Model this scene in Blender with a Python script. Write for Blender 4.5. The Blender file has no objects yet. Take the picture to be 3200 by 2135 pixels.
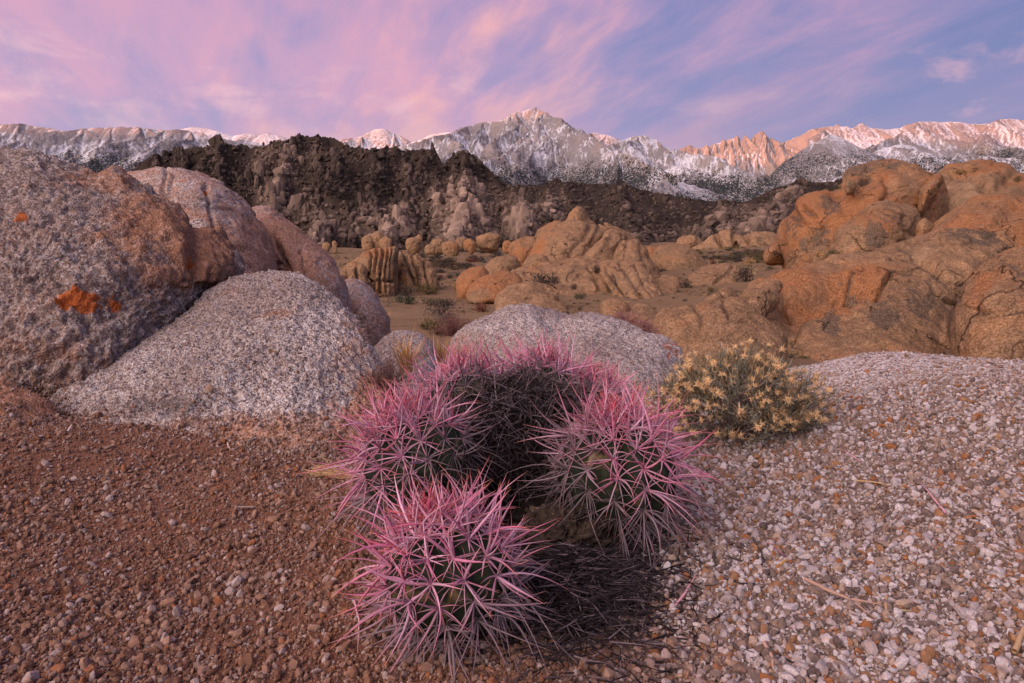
import bpy, bmesh, math, random
import numpy as np
from mathutils import Vector, Matrix, Euler

random.seed(7)
RNG = np.random.default_rng(11)
sc = bpy.context.scene
COL = sc.collection
RAD = math.radians

# ------------------------------------------------------------------ camera
FPX = 2085.0            # focal length in photograph pixels (3200 wide)
CX, CY = 1600.0, 1067.5
HORIZON = 820.0
CAMZ = 0.75
PITCH = math.atan((CY - HORIZON) / FPX)
cam_d = bpy.data.cameras.new('camera')
cam_d.sensor_width = 36.0
cam_d.lens = 36.0 * FPX / 3200.0
cam_d.clip_start = 0.05
cam_d.clip_end = 120000.0
cam = bpy.data.objects.new('camera', cam_d)
COL.objects.link(cam)
cam.location = (0, 0, CAMZ)
cam.rotation_euler = (math.pi / 2 - PITCH, 0, 0)
sc.camera = cam

# ------------------------------------------------------------------ light
GLOW = (3.7, 2.85, 2.6)  # dawn cloud colour outside the view, raised to light the foreground
SUN_EL = RAD(1.2)
SUN_AZ = RAD(140.0)     # to the left of the view, behind the camera
sun_dir = Vector((-math.sin(SUN_AZ) * math.cos(SUN_EL), math.cos(SUN_AZ) * math.cos(SUN_EL), math.sin(SUN_EL)))
sun_d = bpy.data.lights.new('sun', 'SUN')
sun_d.energy = 3.2
sun_d.angle = RAD(0.5)
sun_d.color = (1.0, 0.29, 0.11)
sun = bpy.data.objects.new('sun', sun_d)
COL.objects.link(sun)
sun.rotation_euler = (-sun_dir).to_track_quat('-Z', 'Y').to_euler()

sc.view_settings.view_transform = 'Standard'
sc.view_settings.look = 'None'
sc.view_settings.exposure = 0.72
sc.view_settings.gamma = 1.0
sc.view_settings.use_curve_mapping = False
sc.cycles.use_denoising = True
sc.cycles.max_bounces = 5
sc.cycles.diffuse_bounces = 3
sc.cycles.glossy_bounces = 2
sc.cycles.transparent_max_bounces = 4


class NT:
    """small helper to write node trees"""
    def __init__(self, tree):
        self.t = tree; self.n = tree.nodes; self.l = tree.links
    def node(self, kind, **kw):
        nd = self.n.new(kind)
        for k, v in kw.items():
            setattr(nd, k, v)
        return nd
    def put(self, sock, v):
        if isinstance(v, bpy.types.NodeSocket):
            self.l.new(v, sock)
        elif isinstance(v, (tuple, list)):
            v = tuple(v)
            if sock.type == 'RGBA' and len(v) == 3: v = v + (1.0,)
            sock.default_value = v
        else:
            sock.default_value = v
    def math(self, op, a, b=0.0, c=None, clamp=False):
        nd = self.node('ShaderNodeMath', operation=op, use_clamp=clamp)
        self.put(nd.inputs[0], a); self.put(nd.inputs[1], b)
        if c is not None: self.put(nd.inputs[2], c)
        return nd.outputs[0]
    def vmath(self, op, a, b=(0, 0, 0)):
        nd = self.node('ShaderNodeVectorMath', operation=op)
        self.put(nd.inputs[0], a)
        if op == 'SCALE': self.put(nd.inputs[3], b)
        else: self.put(nd.inputs[1], b)
        return nd.outputs[0]
    def noise(self, vec, scale, detail=4.0, rough=0.55, dist=0.0, lac=2.0, col=False):
        nd = self.node('ShaderNodeTexNoise')
        self.put(nd.inputs['Vector'], vec); self.put(nd.inputs['Scale'], scale)
        self.put(nd.inputs['Detail'], detail); self.put(nd.inputs['Roughness'], rough)
        self.put(nd.inputs['Distortion'], dist); self.put(nd.inputs['Lacunarity'], lac)
        return nd.outputs['Color'] if col else nd.outputs['Fac']
    def voro(self, vec, scale, feature='F1', rnd=1.0, out='Distance'):
        nd = self.node('ShaderNodeTexVoronoi', feature=feature)
        self.put(nd.inputs['Vector'], vec); self.put(nd.inputs['Scale'], scale)
        self.put(nd.inputs['Randomness'], rnd)
        return nd.outputs[out]
    def ramp(self, fac, stops, interp='LINEAR'):
        nd = self.node('ShaderNodeValToRGB')
        cr = nd.color_ramp; cr.interpolation = interp
        while len(cr.elements) < len(stops): cr.elements.new(0.5)
        for e, (p, c) in zip(cr.elements, stops):
            e.position = p
            if not isinstance(c, (tuple, list)): c = (c, c, c)
            e.color = tuple(c) + (1.0,) if len(c) == 3 else c
        self.put(nd.inputs[0], fac)
        return nd.outputs[0]
    def step(self, x, a, b):
        nd = self.node('ShaderNodeMapRange', interpolation_type='SMOOTHSTEP')
        self.put(nd.inputs[0], x); self.put(nd.inputs[1], a); self.put(nd.inputs[2], b)
        return nd.outputs[0]
    def mix(self, f, a, b, mode='MIX'):
        nd = self.node('ShaderNodeMix', data_type='RGBA', blend_type=mode)
        self.put(nd.inputs[0], f); self.put(nd.inputs[6], a); self.put(nd.inputs[7], b)
        return nd.outputs[2]
    def attr(self, name, kind='GEOMETRY', out='Fac'):
        nd = self.node('ShaderNodeAttribute', attribute_name=name, attribute_type=kind)
        return nd.outputs[out]
    def xyz(self, v):
        nd = self.node('ShaderNodeSeparateXYZ'); self.put(nd.inputs[0], v)
        return nd.outputs
    def vec(self, x, y, z):
        nd = self.node('ShaderNodeCombineXYZ')
        for i, q in enumerate((x, y, z)): self.put(nd.inputs[i], q)
        return nd.outputs[0]
    def pos(self):
        return self.node('ShaderNodeNewGeometry').outputs['Position']
    def bump(self, h, strength=0.5, dist=0.01, normal=None):
        nd = self.node('ShaderNodeBump')
        self.put(nd.inputs['Strength'], strength); self.put(nd.inputs['Distance'], dist)
        self.put(nd.inputs['Height'], h)
        if normal is not None: self.put(nd.inputs['Normal'], normal)
        return nd.outputs[0]


def material(name, build, rough=0.85, spec=0.25):
    m = bpy.data.materials.new(name); m.use_nodes = True
    t = NT(m.node_tree)
    b = m.node_tree.nodes['Principled BSDF']
    b.inputs['Roughness'].default_value = rough
    b.inputs['Specular IOR Level'].default_value = spec
    r = build(t)
    t.put(b.inputs['Base Color'], r[0])
    if len(r) > 1 and r[1] is not None: t.put(b.inputs['Normal'], r[1])
    if len(r) > 2: t.put(b.inputs['Roughness'], r[2])
    return m

# ------------------------------------------------------------------ sky
world = bpy.data.worlds.new('World'); sc.world = world
world.use_nodes = True
w = NT(world.node_tree)
for nd in list(w.n): w.n.remove(nd)
sky = w.node('ShaderNodeTexSky', sky_type='NISHITA', sun_disc=False)
sky.sun_elevation = SUN_EL; sky.sun_rotation = SUN_AZ
sky.altitude = 1400.0; sky.air_density = 1.0; sky.dust_density = 1.0; sky.ozone_density = 2.0
d = w.node('ShaderNodeTexCoord').outputs['Generated']
dx, dy, dz = w.xyz(d)
zz = w.math('ADD', w.math('MAXIMUM', dz, 0.0), 0.22)
u = w.math('DIVIDE', dx, zz); v = w.math('DIVIDE', dy, zz)
# the cloud sheet: streaks combed by the wind, thinner to the right
cu = w.math('ADD', w.math('MULTIPLY', u, 0.90), w.math('MULTIPLY', v, 0.44))
cv = w.math('SUBTRACT', w.math('MULTIPLY', v, 0.90), w.math('MULTIPLY', u, 0.44))
sheet = w.vec(w.math('MULTIPLY', cu, 0.95), w.math('MULTIPLY', cv, 0.34), 3.1)
big = w.noise(w.vec(w.math('MULTIPLY', u, 0.55), w.math('MULTIPLY', v, 0.55), 7.9), 1.0, 3.0, 0.5)
streak = w.noise(sheet, 2.0, 7.0, 0.55, 0.35)
fine = w.noise(sheet, 7.0, 6.0, 0.60, 0.4)
side = w.math('MAXIMUM', w.math('MINIMUM', dx, 0.75), -0.75)
den = w.math('ADD', w.math('MULTIPLY', streak, 0.70), w.math('ADD', w.math('MULTIPLY', fine, 0.50), w.math('MULTIPLY', big, 1.10)))
den = w.math('SUBTRACT', den, w.math('MULTIPLY', side, 0.34))
cov = w.step(den, 0.84, 1.34)
# towards the horizon the sheet thins out and small puffs float over the peaks
low = w.step(w.math('SUBTRACT', dz, w.math('MULTIPLY', side, 0.12)), 0.11, 0.27)
puff = w.noise(w.vec(dx, dy, w.math('MULTIPLY', dz, 2.6)), 9.5, 6.0, 0.58, 0.35)
puffc = w.math('MULTIPLY', w.math('MULTIPLY', w.step(puff, 0.50, 0.72), w.step(dz, 0.10, 0.18)), w.step(dz, 0.29, 0.23))
cov = w.math('MAXIMUM', w.math('MULTIPLY', cov, w.math('ADD', 0.42, w.math('MULTIPLY', low, 0.58))), w.math('MULTIPLY', puffc, 0.55))
ccol = w.mix(w.step(den, 0.95, 1.48), (0.280, 0.180, 0.305), (0.410, 0.190, 0.260))
peach = w.math('MULTIPLY', w.step(w.math('ADD', w.math('MULTIPLY', fine, 0.5), streak), 0.72, 0.98), w.step(side, 0.60, -0.40))
ccol = w.mix(peach, ccol, (0.590, 0.280, 0.235))
ccol = w.mix(w.math('MULTIPLY', puffc, 0.8), ccol, (0.50, 0.27, 0.30))
# clouds towards the rising sun glow, strengthened behind the camera to light the scene
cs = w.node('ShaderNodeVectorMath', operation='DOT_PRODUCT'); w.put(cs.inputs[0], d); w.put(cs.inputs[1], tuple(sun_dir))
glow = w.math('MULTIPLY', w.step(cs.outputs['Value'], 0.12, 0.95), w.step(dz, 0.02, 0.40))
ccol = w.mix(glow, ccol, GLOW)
clear = w.mix(w.step(dz, 0.0, 0.35), (0.205, 0.165, 0.280), (0.085, 0.110, 0.245))
bg_sky = w.node('ShaderNodeBackground'); w.put(bg_sky.inputs[0], sky.outputs[0]); bg_sky.inputs[1].default_value = 0.05
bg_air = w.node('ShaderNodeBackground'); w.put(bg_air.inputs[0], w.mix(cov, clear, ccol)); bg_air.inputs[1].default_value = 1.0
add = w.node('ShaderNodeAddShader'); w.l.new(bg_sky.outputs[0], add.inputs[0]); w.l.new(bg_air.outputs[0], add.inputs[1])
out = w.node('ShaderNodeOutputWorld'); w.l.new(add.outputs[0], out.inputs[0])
world.cycles.sampling_method = 'MANUAL'; world.cycles.sample_map_resolution = 512

# ------------------------------------------------------------------ geometry helpers
CP, SP = math.cos(PITCH), math.sin(PITCH)

def ray(px, py):
    """world direction of a photograph pixel, scaled so that its y is 1"""
    px = np.asarray(px, float); py = np.asarray(py, float)
    a = (px - CX) / FPX; b = -(py - CY) / FPX
    x = a; y = CP + b * SP; z = -SP + b * CP
    return x / y, z / y

def at(px, py, Y):
    x, z = ray(px, py)
    Y = np.asarray(Y, float)
    return np.stack([x * Y, Y + 0 * x, CAMZ + z * Y], -1)

_perm = np.random.default_rng(5).permutation(256).astype(np.int64)
_perm = np.concatenate([_perm, _perm, _perm])
_g = np.random.default_rng(6).normal(size=(256, 3)); _g /= np.linalg.norm(_g, axis=1)[:, None]

def perlin(p):
    p = np.asarray(p, float)
    i = np.floor(p).astype(np.int64); f = p - i
    i &= 255
    s = f * f * f * (f * (f * 6 - 15) + 10)
    out = 0
    for cx in (0, 1):
        wx = s[:, 0] if cx else 1 - s[:, 0]
        for cy in (0, 1):
            wy = s[:, 1] if cy else 1 - s[:, 1]
            for cz in (0, 1):
                wz = s[:, 2] if cz else 1 - s[:, 2]
                h = _perm[_perm[_perm[(i[:, 0] + cx) & 255] + ((i[:, 1] + cy) & 255)] + ((i[:, 2] + cz) & 255)]
                g = _g[h]
                out = out + wx * wy * wz * (g[:, 0] * (f[:, 0] - cx) + g[:, 1] * (f[:, 1] - cy) + g[:, 2] * (f[:, 2] - cz))
    return out * 1.6

def fbm(p, oct=4, gain=0.5, lac=2.03):
    p = np.asarray(p, float); a = 1.0; o = 0
    for k in range(oct):
        o = o + a * perlin(p * lac ** k + 17.3 * k); a *= gain
    return o

def ridged(p, oct=4, gain=0.55, lac=2.07):
    p = np.asarray(p, float); a = 1.0; o = 0; n = 0
    for k in range(oct):
        o = o + a * (1 - np.abs(perlin(p * lac ** k + 31.7 * k)) * 1.6); n += a; a *= gain
    return o / n

def sstep(x, a, b):
    t = np.clip((x - a) / (b - a), 0, 1)
    return t * t * (3 - 2 * t)

def np_mesh(name, verts, faces, smooth=True):
    """faces: (n,3) or (n,4) array, or list of such arrays"""
    me = bpy.data.meshes.new(name)
    if not isinstance(faces, list): faces = [faces]
    faces = [np.asarray(f, np.int32) for f in faces if len(f)]
    verts = np.ascontiguousarray(verts, np.float32)
    me.vertices.add(len(verts)); me.vertices.foreach_set('co', verts.ravel())
    nl = sum(f.size for f in faces); nf = sum(len(f) for f in faces)
    me.loops.add(nl); me.polygons.add(nf)
    me.loops.foreach_set('vertex_index', np.concatenate([f.ravel() for f in faces]))
    tot = np.concatenate([np.full(len(f), f.shape[1], np.int32) for f in faces])
    start = np.concatenate([[0], np.cumsum(tot)[:-1]]).astype(np.int32)
    me.polygons.foreach_set('loop_start', start)
    me.polygons.foreach_set('loop_total', tot)
    me.polygons.foreach_set('use_smooth', np.full(nf, smooth, bool))
    me.update(calc_edges=True)
    return me

def set_attr(me, name, vals):
    a = me.attributes.new(name, 'FLOAT', 'POINT')
    a.data.foreach_set('value', np.ascontiguousarray(vals, np.float32))

def set_col(me, name, rgb):
    a = me.attributes.new(name, 'FLOAT_COLOR', 'POINT')
    rgb = np.asarray(rgb, np.float32)
    a.data.foreach_set('color', np.concatenate([rgb, np.ones((len(rgb), 1), np.float32)], 1).ravel())

def normals(me):
    n = np.empty(len(me.vertices) * 3, np.float32)
    me.vertex_normals.foreach_get('vector', n)
    return n.reshape(-1, 3).astype(float)

def link(name, me, mat=None, parent=None, label=None, cat=None, group=None, kind=None):
    o = bpy.data.objects.new(name, me)
    COL.objects.link(o)
    if mat is not None and me is not None:
        if len(me.materials) == 0: me.materials.append(mat)
    if parent is not None: o.parent = parent
    if label: o['label'] = label
    if cat: o['category'] = cat
    if group: o['group'] = group
    if kind: o['kind'] = kind
    return o

def grid_faces(nr, nc, wrap=False, off=0):
    r = np.arange(nr - 1)[:, None]; c = np.arange(nc if wrap else nc - 1)[None, :]
    c2 = (c + 1) % nc
    a = r * nc + c; b = r * nc + c2; cc = (r + 1) * nc + c2; dd = (r + 1) * nc + c
    return np.stack([a, b, cc, dd], -1).reshape(-1, 4) + off

class Bag:
    """collects many little meshes into one"""
    def __init__(self): self.v = []; self.f = {3: [], 4: []}; self.n = 0; self.a = {}
    def add(self, v, f, **attrs):
        v = np.asarray(v, float); f = np.asarray(f, np.int64)
        self.f[f.shape[1]].append(f + self.n); self.v.append(v); self.n += len(v)
        for k, x in attrs.items():
            x = np.asarray(x, float)
            self.a.setdefault(k, []).append(np.broadcast_to(x, (len(v),) + x.shape[1:] if x.ndim == 2 else (len(v),)) if x.ndim != 1 or len(x) == len(v) else np.broadcast_to(x, (len(v), len(x))))
    def mesh(self, name, smooth=True):
        fs = [np.concatenate(self.f[k]) for k in (3, 4) if self.f[k]]
        me = np_mesh(name, np.concatenate(self.v), fs, smooth)
        for k, xs in self.a.items():
            x = np.concatenate(xs)
            if x.ndim == 2: set_col(me, k, x)
            else: set_attr(me, k, x)
        return me

def rot_to(dirs):
    d = Vector(dirs).normalized()
    return np.array(d.to_track_quat('Z', 'Y').to_matrix())

def euler(x, y, z):
    return np.array(Euler((x, y, z)).to_matrix())
# ------------------------------------------------------------------ the ground
G_PX = np.array([-500, 0, 600, 1200, 1600, 2000, 2400, 2800, 3200, 3700], float)
G_U = (G_PX - CX) / FPX
G_R = np.array([0.3, 1.1, 1.6, 2.2, 3.0, 4.0, 5.5, 8, 12, 18, 26, 36, 50, 70, 100, 150, 220, 350, 600, 1000, 4000, 60000], float)
G_Z = np.array([
    # -500     0    600   1200   1600   2000   2400   2800   3200   3700
    [0.00, 0.00, 0.00, 0.00, 0.00, 0.00, 0.00, 0.00, 0.00, 0.00],
    [0.02, 0.01, 0.00, 0.00, 0.00, 0.00, 0.01, 0.02, 0.03, 0.05],
    [0.03, 0.02, 0.00, 0.01, 0.01, 0.02, 0.05, 0.07, 0.08, 0.10],
    [0.08, 0.05, 0.03, 0.03, 0.03, 0.06, 0.09, 0.13, 0.15, 0.18],
    [0.16, 0.12, 0.08, 0.02, 0.01, 0.06, 0.14, 0.21, 0.23, 0.25],
    [0.10, 0.08, 0.00, -0.10, -0.10, -0.06, 0.14, 0.28, 0.28, 0.30],
    [-0.20, -0.20, -0.25, -0.35, -0.36, -0.36, -0.20, 0.05, 0.05, 0.05],
    [-0.80, -0.80, -0.85, -0.90, -0.90, -0.90, -0.90, -0.80, -0.80, -0.80],
    [-1.40, -1.40, -1.40, -1.40, -1.40, -1.50, -1.75, -1.90, -1.90, -1.90],
    [-1.70, -1.70, -1.70, -1.65, -1.65, -1.65, -1.75, -2.00, -2.00, -2.00],
    [-1.80, -1.80, -1.80, -1.70, -1.70, -1.65, -1.45, -1.10, -0.90, -0.90],
    [-1.70, -1.70, -1.70, -1.70, -1.70, -1.60, -1.30, -0.70, -0.50, -0.50],
    [-1.60, -1.60, -1.60, -1.55, -1.50, -1.30, -0.90, -0.30, 0.00, 0.00],
    [-1.20, -1.20, -1.20, -1.10, -1.00, -0.60, -0.10, 0.50, 1.00, 1.00],
    [-0.20, -0.20, -0.20, -0.20, -0.10, 0.40, 1.10, 2.00, 2.50, 2.50],
    [2.0, 2.0, 2.0, 1.9, 1.9, 2.2, 3.4, 4.0, 4.5, 4.5],
    [5.0, 5.0, 5.0, 4.9, 4.8, 5.2, 6.6, 7.0, 7.5, 7.5],
    [10.0] * 10, [14.0] * 10, [16.0] * 10, [40.0] * 10, [60.0] * 10])

# low swells of the valley floor under the outcrops (x, y, half widths, height)
G_MOUND = [(3.3, 48.0, 6.0, 6.0, 0.35), (8.5, 40.0, 5.0, 7.0, 0.10), (14.0, 31.0, 8.0, 6.0, 0.75), (6.2, 18.5, 3.5, 4.0, 0.30), (-12.0, 112.0, 16.0, 18.0, 1.2), (19.0, 60.0, 9.0, 8.0, 0.8), (34.0, 110.0, 20.0, 16.0, 1.4), (-1.5, 30.0, 3.0, 3.0, 0.2)]
def ground_base(x, y):
    x = np.asarray(x, float); y = np.asarray(y, float)
    r = np.hypot(x, y); az = np.arctan2(x, y)
    u = np.tan(np.clip(az, -0.8, 0.8))
    u = np.clip(u, G_U[0], G_U[-1])
    # behind the camera the two edges of the table run into one another
    wrap = np.clip((np.abs(az) - 0.8) / (math.pi - 0.8), 0, 1)
    u = u * (1 - wrap)
    rr = np.clip(r, G_R[0], G_R[-1] * 0.999)
    k = np.interp(np.log(rr), np.log(G_R), np.arange(len(G_R)))
    i = np.clip(np.floor(k).astype(int), 0, len(G_R) - 2); f = k - i
    f = f * f * (3 - 2 * f) * 0.6 + f * 0.4
    kc = np.interp(u, G_U, np.arange(len(G_U)))
    j = np.clip(np.floor(kc).astype(int), 0, len(G_U) - 2); g = kc - j; g = g * g * (3 - 2 * g)
    z = (G_Z[i, j] * (1 - f) * (1 - g) + G_Z[i + 1, j] * f * (1 - g) + G_Z[i, j + 1] * (1 - f) * g + G_Z[i + 1, j + 1] * f * g)
    for mx, my, rx, ry, mh in G_MOUND:
        z = z + mh * np.exp(-((x - mx) / rx) ** 2 - ((y - my) / ry) ** 2)
    return z

def ground_z(x, y):
    x = np.atleast_1d(np.asarray(x, float)); y = np.atleast_1d(np.asarray(y, float))
    z = ground_base(x, y); r = np.hypot(x, y)
    p = np.stack([x, y, 0 * x], 1)
    z = z + 0.012 * fbm(p * 2.2, 3) * sstep(r, 0.3, 1.5)
    z = z + 0.05 * fbm(p * 0.5 + 9, 3) * sstep(r, 4, 12)
    z = z + 0.35 * fbm(p * 0.07 + 3, 4) * sstep(r, 15, 60) * (1 - 0.0 * r)
    z = z + 1.2 * fbm(p * 0.02 + 5, 3) * sstep(r, 90, 200)
    return z

def hit(px, py, r0=0.8, r1=900.0):
    """where the ray of a pixel first meets the ground"""
    x, z = ray(px, py)
    x = float(x); z = float(z)
    Y = np.exp(np.linspace(math.log(r0), math.log(r1), 260))
    f = CAMZ + z * Y - ground_z(x * Y, Y)
    i = int(np.argmax(f <= 0)) if (f <= 0).any() else len(Y) - 1
    if i == 0: yh = Y[0]
    else: yh = Y[i - 1] + (Y[i] - Y[i - 1]) * np.clip(f[i - 1] / (f[i - 1] - f[i] + 1e-12), 0, 1)
    return np.array([x * yh, yh, float(ground_z(x * yh, yh)[0])])

def sand_mat(t):
    p = t.pos(); x, y, z = t.xyz(p)
    n1 = t.noise(p, 1.3, 5, 0.6); n2 = t.noise(p, 30.0, 4, 0.7); n3 = t.noise(p, 160.0, 3, 0.7)
    far = t.step(y, 5.0, 14.0)
    red = t.mix(n1, (0.115, 0.050, 0.030), (0.27, 0.130, 0.082))
    pale = t.mix(n1, (0.13, 0.092, 0.072), (0.27, 0.21, 0.175))
    side = t.step(t.math('ADD', x, t.math('MULTIPLY', n1, 0.5)), 0.05, 0.7)
    near = t.mix(side, red, pale)
    # bare granite shows through towards the right
    slab = t.math('MULTIPLY', t.step(t.math('ADD', y, t.math('MULTIPLY', n1, 0.9)), 2.7, 3.5), t.step(x, 0.9, 1.7))
    cell = t.xyz(t.voro(t.vmath('ADD', p, t.vmath('SCALE', t.noise(p, 60.0, 2, 0.5, col=True), 0.010)), 95.0, out='Color'))
    gr = t.ramp(cell[0], [(0.0, (0.10, 0.085, 0.085)), (0.14, (0.26, 0.20, 0.17)), (0.32, (0.42, 0.34, 0.30)), (0.52, (0.50, 0.46, 0.46)), (0.75, (0.62, 0.60, 0.62))], 'CONSTANT')
    near = t.mix(slab, near, gr)
    n4 = t.noise(p, 0.12, 5, 0.6)
    val = t.mix(n4, (0.125, 0.082, 0.048), (0.235, 0.160, 0.098))
    c = t.mix(far, near, val)
    c = t.mix(t.step(n2, 0.50, 0.72), c, t.mix(0.55, c, (0.14, 0.085, 0.055)))
    c = t.mix(t.math('MULTIPLY', t.step(n3, 0.55, 0.75), 0.4), c, t.mix(far, (0.52, 0.44, 0.40), (0.30, 0.22, 0.15)))
    n5 = t.noise(p, 0.9, 6, 0.7)
    c = t.mix(t.math('MULTIPLY', t.math('MULTIPLY', t.step(n5, 0.50, 0.66), far), 0.5), c, (0.085, 0.06, 0.038))
    # low scrub that dots the far flats
    sp = t.voro(t.vmath('MULTIPLY', p, (1, 1, 0)), 0.55, rnd=1.0)
    dot = t.math('MULTIPLY', t.math('SUBTRACT', 1.0, t.step(sp, 0.22, 0.42)), t.step(y, 110.0, 170.0))
    c = t.mix(t.math('MULTIPLY', dot, 0.75), c, (0.10, 0.085, 0.05))
    h = t.math('ADD', t.math('MULTIPLY', n2, 0.6), t.math('MULTIPLY', n3, 0.5))
    return c, t.bump(h, 0.8, 0.02)
M_SAND = material('sand', sand_mat, 0.95, 0.04)

front = np.linspace(-0.84, 0.84, 460)
back = np.linspace(0.84, 2 * math.pi - 0.84, 60)[1:-1]
azs = np.concatenate([front, back])
rs = np.concatenate([np.exp(np.linspace(math.log(0.3), math.log(8), 170)), np.exp(np.linspace(math.log(8), math.log(1000), 180))[1:],
                     np.exp(np.linspace(math.log(1000), math.log(60000), 24))[1:]])
A, Rr = np.meshgrid(azs, rs)
gx = (np.sin(A) * Rr).ravel(); gy = (np.cos(A) * Rr).ravel()
gv = np.stack([gx, gy, ground_z(gx, gy)], 1)
gf = grid_faces(len(rs), len(azs), wrap=True)[:, ::-1]
gv = np.concatenate([gv, [[0, 0, float(ground_z(0.01, 0.01)[0])]]])
nA = len(azs); c0 = len(gv) - 1
fan = np.stack([np.full(nA, c0), (np.arange(nA) + 1) % nA, np.arange(nA)], 1)
link('ground', np_mesh('ground', gv, [gf, fan]), M_SAND, kind='structure')

# ------------------------------------------------------------------ the range in the east, behind the camera: it still hides the sun from the valley
sd = np.array([sun_dir.x, sun_dir.y]); sd /= np.linalg.norm(sd); sp_ = np.array([-sd[1], sd[0]])
tt = np.linspace(-34000, 34000, 260); ss = np.linspace(-5000, 5000, 24)
T_, S_ = np.meshgrid(tt, ss)
# positive tt is the end of the range that shades the left of the picture
EAST_T = np.array([-34000, -16000, -12000, -8000, -3000, 1000, 6000, 9000, 13000, 34000.0])
EAST_H = np.array([2900, 2900, 2900, 2900, 2900, 2900, 2900, 2900, 2900, 2900.0])
hh = np.interp(T_, EAST_T, EAST_H)
prof = np.clip(1 - np.abs(S_) / 5000, 0, 1)
ez = hh * prof ** 1.2 + (fbm(np.stack([T_.ravel() / 1500, S_.ravel() / 1500, 0 * T_.ravel()], 1), 4).reshape(T_.shape)) * 260 * prof * (1 - prof) * 2.5
exy = sd[None, None, :] * (20000 + S_)[..., None] + sp_[None, None, :] * T_[..., None]
ev = np.concatenate([exy, ez[..., None]], -1).reshape(-1, 3)
def east_mat(t):
    n = t.noise(t.pos(), 0.002, 5, 0.6)
    return (t.mix(n, (0.16, 0.12, 0.09), (0.3, 0.24, 0.19)),)
link('eastern_mountain_range', np_mesh('eastern_mountain_range', ev, grid_faces(len(ss), len(tt))), material('desert_range', east_mat, 0.95, 0.1), kind='structure')

# ------------------------------------------------------------------ the snowy range
def mountain_mat(t):
    p = t.pos()
    snow = t.attr('snow'); tree = t.attr('tree'); warm = t.attr('warm')
    n1 = t.noise(p, 0.004, 6, 0.65); n2 = t.noise(p, 0.022, 5, 0.7); n3 = t.noise(p, 0.05, 3, 0.7)
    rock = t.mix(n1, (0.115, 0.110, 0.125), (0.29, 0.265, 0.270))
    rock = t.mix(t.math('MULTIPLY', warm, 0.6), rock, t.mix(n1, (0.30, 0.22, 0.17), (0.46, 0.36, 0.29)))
    rock = t.mix(t.math('MULTIPLY', t.step(n2, 0.45, 0.7), 0.45), rock, (0.10, 0.085, 0.085))
    n4 = t.noise(p, 0.11, 3, 0.8)
    nn = t.math('ADD', t.math('MULTIPLY', t.math('SUBTRACT', n2, 0.5), 1.0), t.math('ADD', t.math('MULTIPLY', t.math('SUBTRACT', n3, 0.5), 1.0), t.math('MULTIPLY', t.math('SUBTRACT', n4, 0.5), 0.8)))
    s = t.math('MULTIPLY', t.step(t.math('ADD', snow, nn), 0.12, 0.72), 0.80)
    c = t.mix(s, rock, (0.70, 0.71, 0.78))
    tr = t.step(t.math('ADD', tree, t.math('ADD', t.math('MULTIPLY', t.math('SUBTRACT', n3, 0.5), 2.4), t.math('MULTIPLY', t.math('SUBTRACT', n2, 0.5), 1.2))), 0.44, 0.58)
    c = t.mix(tr, c, (0.030, 0.036, 0.040))
    return c, t.bump(t.math('ADD', n2, t.math('MULTIPLY', n3, 0.5)), 0.7, 18.0)
M_MTN = material('snowy_granite', mountain_mat, 0.95, 0.04)

def lerp_crest(pts, x):
    pts = np.array(pts, float)
    return np.interp(x, pts[:, 0], pts[:, 1])

def ridge_max(X, Y, segs, k):
    """height of a mountain built from ridge lines: each flank falls off with slope k"""
    X = X.astype(np.float32); Y = Y.astype(np.float32)
    H = np.full(X.shape, -1e6, np.float32); H2 = H.copy()
    for (ax, ay, az, bx, by, bz, kk) in np.asarray(segs, np.float32):
        dx, dy = bx - ax, by - ay
        t = np.clip(((X - ax) * dx + (Y - ay) * dy) / (dx * dx + dy * dy + 1e-6), 0, 1)
        h = az + (bz - az) * t - k * kk * np.hypot(X - ax - dx * t, Y - ay - dy * t)
        H2 = np.maximum(H2, np.minimum(H, h)); H = np.maximum(H, h)
    return H, H2

def make_spurs(pts, depth, drop, gap, rg, wander=0.35, sub=True, kk=1.0, out=None):
    """spurs that leave a ridge (list of xyz) towards the valley in front, with side spurs of their own"""
    out = [] if out is None else out
    P = np.asarray(pts, float)
    L = np.concatenate([[0], np.cumsum(np.linalg.norm(np.diff(P[:, :2], axis=0), axis=1))])
    s = rg.uniform(0, gap)
    while s < L[-1]:
        p = np.array([np.interp(s, L, P[:, i]) for i in range(3)])
        ang = rg.normal(0, 0.45); q = p.copy(); n = 9; step = depth / n
        line = [p.copy()]
        for i in range(n):
            ang = ang * 0.9 + rg.normal(0, wander)
            d = np.array([math.sin(ang), -math.cos(ang)])
            q = q + np.array([d[0] * step, d[1] * step, -drop * step * rg.uniform(0.5, 1.55)])
            line.append(q.copy())
        for i in range(n):
            out.append((*line[i], *line[i + 1], kk))
            if sub and i > 0 and rg.random() < 0.85:
                sg = rg.choice([-1, 1]); a2 = ang + sg * rg.uniform(0.5, 1.0); o = line[i].copy()
                for m in range(3):
                    a2 += rg.normal(0, 0.2)
                    o2 = o + np.array([math.sin(a2) * step * 0.8, -math.cos(a2) * step * 0.8, -drop * 1.25 * step * 0.8])
                    out.append((*o, *o2, kk * 1.1)); o = o2
        s += gap * rg.uniform(0.6, 1.4)
    return out

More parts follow.
